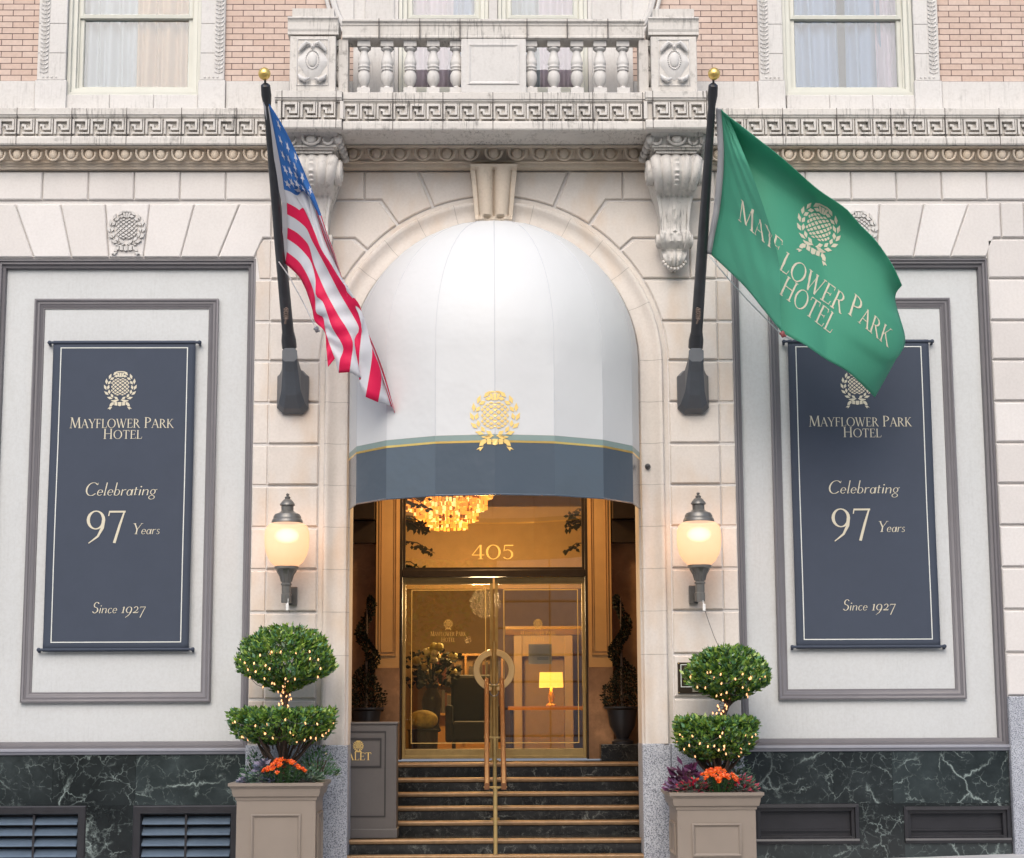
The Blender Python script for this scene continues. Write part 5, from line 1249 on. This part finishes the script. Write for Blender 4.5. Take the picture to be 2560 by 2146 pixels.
def topiary(xc, yc, zb, c1, c2, x1, label, seed):
    """two-tier clipped tree: c1 the domed top (z0, z1, r), c2 the drum (z0, z1, r)"""
    rs = random.Random(seed); T_ = thing('topiary_tree', label, 'topiary', (xc, yc, zb), 'two tier topiaries in the planters')
    z0, z1, r1 = c1; y0, y1, r2 = c2
    mb = MB(); neck = z0-.02; g = zb+.27*(y1-zb)
    mb.tube([(xc, yc, zb-.08), (xc+.01, yc, g), (xc-.005, yc, y0+.1), (x1*.5+xc*.5, yc, y1+.02), (x1, yc, neck), (x1, yc, neck+.2)], [.045, .04, .036, .031, .027, .015], 9)
    def limb(p, q, r): m_ = (p+q)/2+Vector((rs.uniform(-.03, .03), rs.uniform(-.03, .03), -.025)); mb.tube([p, m_, q], [r, r*.75, r*.4], 6)
    for k in range(15):
        a = 2*pi*k/15+rs.uniform(-.2, .2); R = r2*rs.uniform(.45, .9)
        e = Vector((xc+R*cos(a), yc+R*sin(a), y0+.1+rs.uniform(0, .08))); limb(Vector((xc, yc, zb+.10+rs.uniform(0, .10))), e, .016)
        for _ in range(4): limb(e.lerp(Vector((xc, yc, zb+.18)), rs.uniform(.1, .6)), e+Vector((rs.uniform(-.1, .1), rs.uniform(-.1, .1), rs.uniform(.06, .14))), .007)
    for k in range(13):
        a = 2*pi*k/13+rs.uniform(-.2, .2); R = r1*rs.uniform(.35, .85)
        e = Vector((x1+R*cos(a), yc+R*sin(a), z0+.08+.2*R/r1)); limb(Vector((x1, yc, neck+rs.uniform(-.04, .05))), e, .013)
        for _ in range(4): limb(e.lerp(Vector((x1, yc, neck)), rs.uniform(.05, .5)), e+Vector((rs.uniform(-.1, .1), rs.uniform(-.1, .1), rs.uniform(.05, .16))), .006)
    mb.build('trunk', M['bark'], T_, smooth=60)
    def crown(nm, cx, tab, n, topcap=None):
        mb = MB(); lo, hi = tab[0][0], tab[-1][0]
        for _ in range(n):
            z = rs.uniform(lo, hi); R = interp(tab, z); a = rs.uniform(0, 2*pi)
            if rs.random() > (R/max(r for _, r in tab)+.15): continue
            bump_ = 1+.05*sin(a*5+z*9+seed)+.045*sin(a*11-z*17)+.03*sin(a*3+2*seed)
            q = rs.random()
            if topcap and q < .3: R *= sqrt(rs.random()); z = hi-rs.uniform(0, .05)
            else: R *= (1-.5*rs.random()**2.2)
            R *= bump_
            if sin(a*7+seed)*sin(z*31+a*2)+sin(a*13-z*23) < -1.15: continue
            if rs.random() < .035: R += .035*rs.random()
            p = Vector((cx+R*cos(a), yc+R*sin(a), z+.02*sin(a*7)))
            out = Vector((cos(a), sin(a), .55 if not topcap else .35)); d = (out*.7+Vector((rs.uniform(-1, 1), rs.uniform(-1, 1), rs.uniform(-.35, 1.15)))).normalized()
            nn = Vector((rs.uniform(-.5, .5)+cos(a)*.5, rs.uniform(-.5, .5)+sin(a)*.5, .8)).normalized()
            mi = rs.choices((0, 1, 2, 3), (5, 3.2, 2.6, 2))[0]
            mb.leaf(p, d, nn, rs.uniform(.03, .075), rs.uniform(.010, .019), mi)
        return mb.build(nm, M['leafs'], T_, recalc=False)
    h = z1-z0
    crown('upper_crown', x1, [(z0, r1*.16), (z0+h*.10, r1*.42), (z0+h*.2, r1*.72), (z0+h*.30, .96*r1), (z0+h*.42, r1), (z0+h*.62, r1*.94), (z0+h*.8, r1*.79), (z0+h*.93, r1*.52), (z1, r1*.2)], 9500)
    h2 = y1-y0
    crown('lower_crown', xc, [(y0, r2*.40), (y0+h2*.18, r2*.78), (y0+h2*.4, r2*.93), (y0+h2*.75, r2), (y1, r2*.96)], 8500, True)
    # string lights
    SL = thing('string_lights', 'string of small warm bulbs wound through the %s' % ('left topiary' if xc < 0 else 'right topiary'), 'lights', (xc, yc, zb), 'string lights in the topiaries')
    spots = []
    for k in range(27):
        a = -pi/2+rs.uniform(-1.45, 1.45); z = z0+h*rs.uniform(.06, .62); tab = [(0, .35), (.12, .6), (.25, .88), (.38, 1.03), (.55, 1.0), (.75, .82)]; R = r1*interp(tab, (z-z0)/h)*1.0; spots.append((x1+R*cos(a), yc+R*sin(a), z))
    for k in range(26):
        a = -pi/2+rs.uniform(-1.5, 1.5); z = y0+h2*rs.uniform(.05, .75); R = r2*interp([(0, .5), (.2, .82), (.4, .97), (.75, 1.03)], (z-y0)/h2); spots.append((xc+R*cos(a), yc+R*sin(a), z))
    for k in range(24):
        t = rs.random(); z = y1+(z0+.1-y1)*t; a = k*1.3; q = .04+.03*rs.random(); spots.append((xc+(x1-xc)*t+q*cos(a), yc-abs(q*sin(a))-.01, z))
    bm_ = MB(); bm_.lathe([(.001, -.013), (.006, -.009), (.0075, 0), (.0055, .008), (.0025, .013)], (0, 0, 0), 7); bulb0 = None
    for p in spots:
        if bulb0 is None: o = bulb0 = bm_.build('bulb', M['bulb'], None, smooth=60)
        else: o = bulb0.copy(); COL.objects.link(o)
        o.location = p; o.rotation_euler = (rs.uniform(-.5, .5), rs.uniform(-.5, .5), 0); put(o, SL)
    mb = MB()
    sp = sorted(spots[:27], key=lambda p: (round(p[2]*6), atan2(p[1]-yc, p[0]-x1)))
    for L_ in (sp, sorted(spots[27:53], key=lambda p: (round(p[2]*6), atan2(p[1]-yc, p[0]-xc)))):
        for p, q in zip(L_, L_[1:]):
            if (Vector(p)-Vector(q)).length < .35: mb.tube([p, ((p[0]+q[0])/2, (p[1]+q[1])/2, (p[2]+q[2])/2-.02), q], .0025, 4)
    mb.tube([(xc+(x1-xc)*t/40+.036*cos(t*.9), yc+.036*sin(t*.9), y1+(z0+.08-y1)*t/40) for t in range(41)], .003, 4)
    mb.build('wire', M['joint'], SL)
    return T_
M['bulb'] = emit('warm_fairy_bulb', (1, .50, .22), 1.25)
def tuft(name, label, cat, mats, c, rx, ry, h, n, ln, wd, seed, up_=.6, grp=None, stems=0):
    rs = random.Random(seed); o = thing(name, label, cat, c, grp); mb = MB()
    for _ in range(n):
        a = rs.uniform(0, 2*pi); r = sqrt(rs.random()); z = h*(1-r*r*.75)*rs.uniform(.25, 1)
        p = Vector((c[0]+rx*r*cos(a), c[1]+ry*r*sin(a), c[2]+z)); d = Vector((cos(a)*(.4+r), sin(a)*(.4+r), rs.uniform(-.3, up_*1.6))).normalized()
        mb.leaf(p, d, Vector((rs.uniform(-.3, .3), -.35+rs.uniform(-.3, .3), .9)).normalized(), ln*rs.uniform(.6, 1.15), wd*rs.uniform(.7, 1.2), rs.randrange(len(mats)))
    put_ = mb.build('leaves', mats, o, recalc=False)
    if stems:
        mb = MB()
        for k in range(stems):
            a = rs.uniform(0, 2*pi); mb.tube([(c[0], c[1], c[2]-.05), (c[0]+rx*.5*cos(a), c[1]+ry*.5*sin(a), c[2]+h*.6)], .004, 5)
        mb.build('stems', M['bark'], o)
    return o
def mums(c, rx, h, n, seed, label):
    """flat cluster of small many-petalled flowers"""
    rs = random.Random(seed); o = thing('orange_flowers', label, 'flowers', c, 'orange flowers in the planters'); mb = MB(); ml = MB()
    for k in range(n):
        a = rs.uniform(0, 2*pi); r = sqrt(rs.random()); p = Vector((c[0]+rx*r*cos(a), c[1]+rx*.7*r*sin(a), c[2]+h*(1-.6*r*r)+rs.uniform(-.012, .012)))
        nn = Vector((cos(a)*r*.7, sin(a)*r*.7-.55, 1)).normalized(); t = nn.cross(Vector((1, 0, .1))).normalized(); b_ = nn.cross(t); R = rs.uniform(.026, .036)
        for q in range(9):
            w = 2*pi*q/9+rs.random(); d = (t*cos(w)+b_*sin(w)+nn*.25).normalized(); mb.leaf(p, d, nn, R, R*.28, rs.randrange(3))
        for q in range(6):
            w = 2*pi*q/6; d = (t*cos(w)+b_*sin(w)+nn*.9).normalized(); mb.leaf(p+nn*.004, d, nn, R*.6, R*.2, rs.randrange(3))
        ml.tube([(c[0]+(p.x-c[0])*.5, c[1]+(p.y-c[1])*.5, c[2]-.06), p], .003, 4)
    for k in range(90):
        a = rs.uniform(0, 2*pi); ml.leaf(Vector((c[0]+rx*.8*cos(a)*rs.random(), c[1]+rx*.7*sin(a)*rs.random(), c[2]+rs.uniform(-.05, h*.6))), Vector((cos(a), sin(a), .3)).normalized(), Vector((0, -.4, 1)).normalized(), .05, .015)
    mb.build('blooms', M['orange'], o, recalc=False); ml.build('stalks', M['leafs'][1], o)
    return o
ZL, ZRR = .905, .795
PLX, PLY, PRX, PRY = -2.085, -.62, 2.10, -.60
planter(PLX, PLY, ZL, 0, 'taupe square planter under the left globe lamp with lilac foliage and fern')
planter(PRX, PRY, ZRR, 0, 'taupe square planter right of the steps with pink and purple plants')
topiary(-2.065, PLY, ZL-.06, (1.77, 2.385, .455), (1.27, 1.575, .50), -2.055, 'two tier topiary in the left planter with wide drum and domed top', 3)
topiary(2.15, PRY, ZRR-.06, (1.665, 2.165, .395), (1.09, 1.475, .39), 2.29, 'two tier topiary in the right planter with smaller lopsided dome in front of the plaque', 8)
mums((-2.02, -.94, ZL+.02), .20, .20, 56, 4, 'cluster of orange blooms at the foot of the left topiary')
mums((2.13, -.90, ZRR+.02), .20, .20, 56, 5, 'cluster of orange blooms at the foot of the right topiary')
tuft('sage_plant', 'grey green leafy plant at the right of the left planter orange flowers', 'plant', M['silver'], (-1.83, -.84, ZL-.01), .15, .1, .15, 230, .085, .014, 21)
tuft('sage_plant', 'low grey green leafy plant at the front left of the left planter', 'plant', M['silver'], (-2.25, -.90, ZL-.01), .13, .07, .10, 170, .08, .014, 22)
tuft('kale_plant', 'lilac kale rosette left of the orange flowers in the left planter', 'plant', M['kale'], (-2.23, -.80, ZL+.03), .10, .08, .17, 120, .075, .026, 23)
tuft('kale_plant', 'low lilac and blue grey kale at the left rim corner of the left planter', 'plant', M['kale'], (-2.36, -.86, ZL-.01), .09, .07, .08, 90, .07, .024, 24)
tuft('kale_plant', 'small blue grey kale between the sage and orange flowers in the left planter', 'plant', [M['kale'][1]]*2+[M['kale'][0]], (-2.14, -.93, ZL-.0), .07, .05, .09, 70, .06, .02, 25)
tuft('leafy_shrub', 'dark sage shrub at the back left of the left planter', 'plant', M['silver'][:2]+[M['leafs'][3]], (-2.32, -.58, ZL), .16, .14, .29, 330, .05, .014, 26, 1.0, None, 7)
tuft('fern_plant', 'feathery green fern spilling over the right side of the left planter', 'plant', [M['leafs'][3], M['leafs'][1]], (-1.74, -.60, ZL), .20, .16, .33, 620, .06, .008, 27, 1.0, None, 9)
tuft('pink_flower_plant', 'pink flowered plant at the left front of the right planter', 'plant', M['pink']+M['silver'][:2]+[M['silver'][0]], (1.90, -.88, ZRR-.01), .15, .07, .14, 260, .075, .015, 31)
tuft('pink_flower_plant', 'pink and red flowered plant at the right front of the right planter', 'plant', M['pink']+M['silver']+[M['silver'][1]], (2.36, -.85, ZRR-.01), .13, .09, .17, 250, .08, .015, 32)
tuft('purple_plant', 'tall purple leaved coleus at the back left of the right planter', 'plant', [M['purple'][0], M['purple'][0], M['purple'][2]], (1.83, -.72, ZRR+.02), .10, .10, .28, 80, .12, .045, 33, .9, None, 4)
tuft('purple_plant', 'low mauve purple plant spilling over the left rim of the right planter', 'plant', M['purple'], (1.76, -.80, ZRR-.0), .10, .08, .12, 80, .08, .03, 34)
tuft('leafy_shrub', 'pale sage shrub at the back right of the right planter', 'plant', M['silver'], (2.36, -.52, ZRR), .17, .15, .34, 330, .05, .015, 35, 1.0, None, 7)
# ------------------------------------------------------------------ valet stand, handrail, plaque, camera
VP = thing('valet_stand', 'grey panelled valet podium half hidden by the left arch pier', 'podium', (-1.42, .62, .286))
xv, hwv, y0v, y1v = -1.415, .40, .42, .80
mb = MB(); mb.box(xv-hwv, xv+hwv, y0v, y1v, .30, 1.435); mb.build('cabinet', M['valet'], VP, bev=.006)
mb = MB(); mb.box(xv-hwv-.012, xv+hwv+.012, y0v-.014, y1v+.01, 1.436, 1.462); mb.build('top', M['valet'], VP, bev=.006)
mb = MB(); mb.box(xv-hwv-.01, xv+hwv+.01, y0v-.012, y1v+.01, .287, .38); mb.build('base', M['valet'], VP, bev=.006)
mb = MB()
mb.frame(xv-hwv+.06, xv+hwv-.11, .50, 1.37, [(0, y0v-.001), (0, y0v-.007), (.014, y0v-.007), (.014, y0v-.001)])
mb.frame(xv-.25, xv+.245, 1.0, 1.30, [(0, y0v-.001), (0, y0v-.012), (.018, y0v-.012), (.018, y0v-.001)])
mb.build('panel_groove', M['valetdark'], VP)
fn = lambda x, z, l: (x, y0v-.002-l, z)
decal('emblem', emblem(xv+.005, 1.215, .12), fn, M['goldpaint'], VP); decal('lettering', text('Valet', xv-.19, 1.075, .33, .085, small=.9), fn, M['goldpaint'], VP)
HR = thing('handrail', 'brass and timber double handrail rising up the middle of the steps', 'handrail', (0, .1, 0))
def rail_z(y): return .83+(y-.0)*.50
for x in (-.085, .085):
    mb = MB(); yy = [-.02, .7, 1.4, 2.15]
    for ya, yb_ in zip(yy, yy[1:]):
        mb.add([(x+a, y, rail_z(y)+z) for y in (ya, yb_) for a, z in ((-.026, -.03), (.026, -.03), (.026, .02), (.016, .032), (-.016, .032), (-.026, .02))], [(k, (k+1) % 6, (k+1) % 6+6, k+6) for k in range(6)]+[tuple(range(6)), tuple(range(6, 12))])
    mb.build('rail', M['wood'], HR)
for k, (y, zb) in enumerate(((.04, -.02), (1.0, .43), (2.12, 1.0))):
    mb = MB(); zt = rail_z(y)-.045; mb.tube([(0, y, zb), (0, y, zt)], .021, 14); mb.tube([(0, y, zb), (0, y, zb+.02)], .05, 14); mb.build('post', M['brass'], HR, smooth=50)
    mb = MB(); mb.box(-.118, .118, y-.02, y+.03, zt, zt+.013); mb.tube([(-.085, y+.002, zt+.02), (-.06, y+.002, zt+.006), (0, y+.002, zt-.012), (.06, y+.002, zt+.006), (.085, y+.002, zt+.02)], .009, 8); mb.build('bracket_plate', M['brass'], HR, smooth=40)
for y in (1.9, 2.15):
    mb = MB(); z = rail_z(y); mb.tube([(.0+.05*cos(a), y, z+.05*sin(a)) for a in [rad(v) for v in range(180, 361, 20)]], .008, 6); mb.build('collar', M['metal'], HR)
mb = MB(); mb.tube([(0, 2.2, 1.0), (0, 2.2, 2.35)], .026, 14); mb.build('newel_bar', M['brass'], HR, smooth=50)
PQ = thing('wall_plaque', 'dark bronze plaque with white border on the pier behind the right topiary', 'plaque', (2.11, -.01, 1.89))
mb = MB(); mb.box(1.855, 2.345, -.022, -.001, 1.735, 2.05); mb.build('plate', M['bronzedark'], PQ, bev=.004)
mb = MB(); mb.frame(1.885, 2.315, 1.80, 2.03, [(0, -.0225), (0, -.0245), (.007, -.0245), (.007, -.0225)]); mb.build('border_line', M['whiteprint'], PQ)
mb = MB()
for k in range(3): mb.box(2.0, 2.22, -.0245, -.0226, 1.755+.012*k, 1.759+.012*k)
mb.build('small_print', M['beige'], PQ)
mb = MB()
for x in (1.866, 2.335):
    for z in (1.745, 2.04): mb.ball((x, -.023, z), .006, .004, .006, 6, 4)
mb.build('screw', M['brass'], PQ)
SC = thing('security_camera', 'tiny round black camera on the right jamb of the arch moulding', 'camera', (1.585, -.03, 4.0))
mb = MB(); mb.lathe([(.001, -.02), (.018, -.018), (.026, 0), (.026, .012)], (0, 0, 0), 14); mb.v = [(1.585+x, -.03+z, 4.06+y) for x, y, z in mb.v]; mb.build('dome', M['black'], SC, smooth=50)
mb = MB(); mb.tube([(1.585, -.02, 4.06), (1.585, .0, 4.06)], .03, 14); mb.build('mount', M['charcoal'], SC)
# ------------------------------------------------------------------ the other side of the street, seen only as reflections in the glass
OB = thing('opposite_building', 'stone faced building across the street mirrored in the door glass', 'building', (0, -30, 0))
mb = MB()
for k in range(10):
    z = k*.78; x = .2
    while x < 24: mb.rblock(x+.02, x+1.55, z+.03, z+.76, 0, .4, .03); x += 1.57
mb.v = [(x, -29.6-y, z) for x, y, z in mb.v]; mb.build('stone_base', M['stone'], OB)
mb = MB(); mb.box(-24, 24, -31, -30.0, -.6, 8); mb.box(-24, 24, -31, -29.5, 7.81, 8.2); mb.build('wall', M['taupe'], OB)
mb = MB(); mb.box(-24, .1, -29.9, -29.7, -.6, 7.8); mb.build('shopfront', M['lobby'], OB)
mb = MB(); mb.box(-24, 24, -31, -29.8, 8.21, 13.5); mb.build('brick_upper', plain('orange_brick_far', (.50, .27, .14), .8), OB)
for r in range(1):
    for k in range(12):
        mb = MB(); mb.box(-22+4*k, -20.3+4*k, -29.79, -29.7, 9.2+3.4*r, 11.4+3.4*r); mb.build('window', M['black'], OB)

ST_ = thing('street_tree', 'leafy street tree across the road mirrored in the left door glass', 'tree', (-2.2, -27, -.2))
mb = MB(); mb.tube([(-2.2, -27, -.25), (-2.15, -27, 2.5), (-2.3, -27, 5), (-2.1, -27, 7.5)], [.2, .15, .1, .04], 8); mb.build('trunk', M['bark'], ST_)
mb = MB()
for _ in range(2600):
    a, e, r = random.uniform(0, 2*pi), random.uniform(-1, 1), random.random()**.4
    p = Vector((-2.2+2.2*r*cos(a)*sqrt(1-e*e), -27+1.6*r*sin(a)*sqrt(1-e*e), 5.4+2.6*r*e))
    mb.leaf(p, Vector((random.uniform(-1, 1), random.uniform(-1, 1), random.uniform(-1, .5))).normalized(), Vector((random.uniform(-.5, .5), .6, .8)).normalized(), .22, .06, random.randrange(4))
mb.build('crown', M['leafs'], ST_, recalc=False)
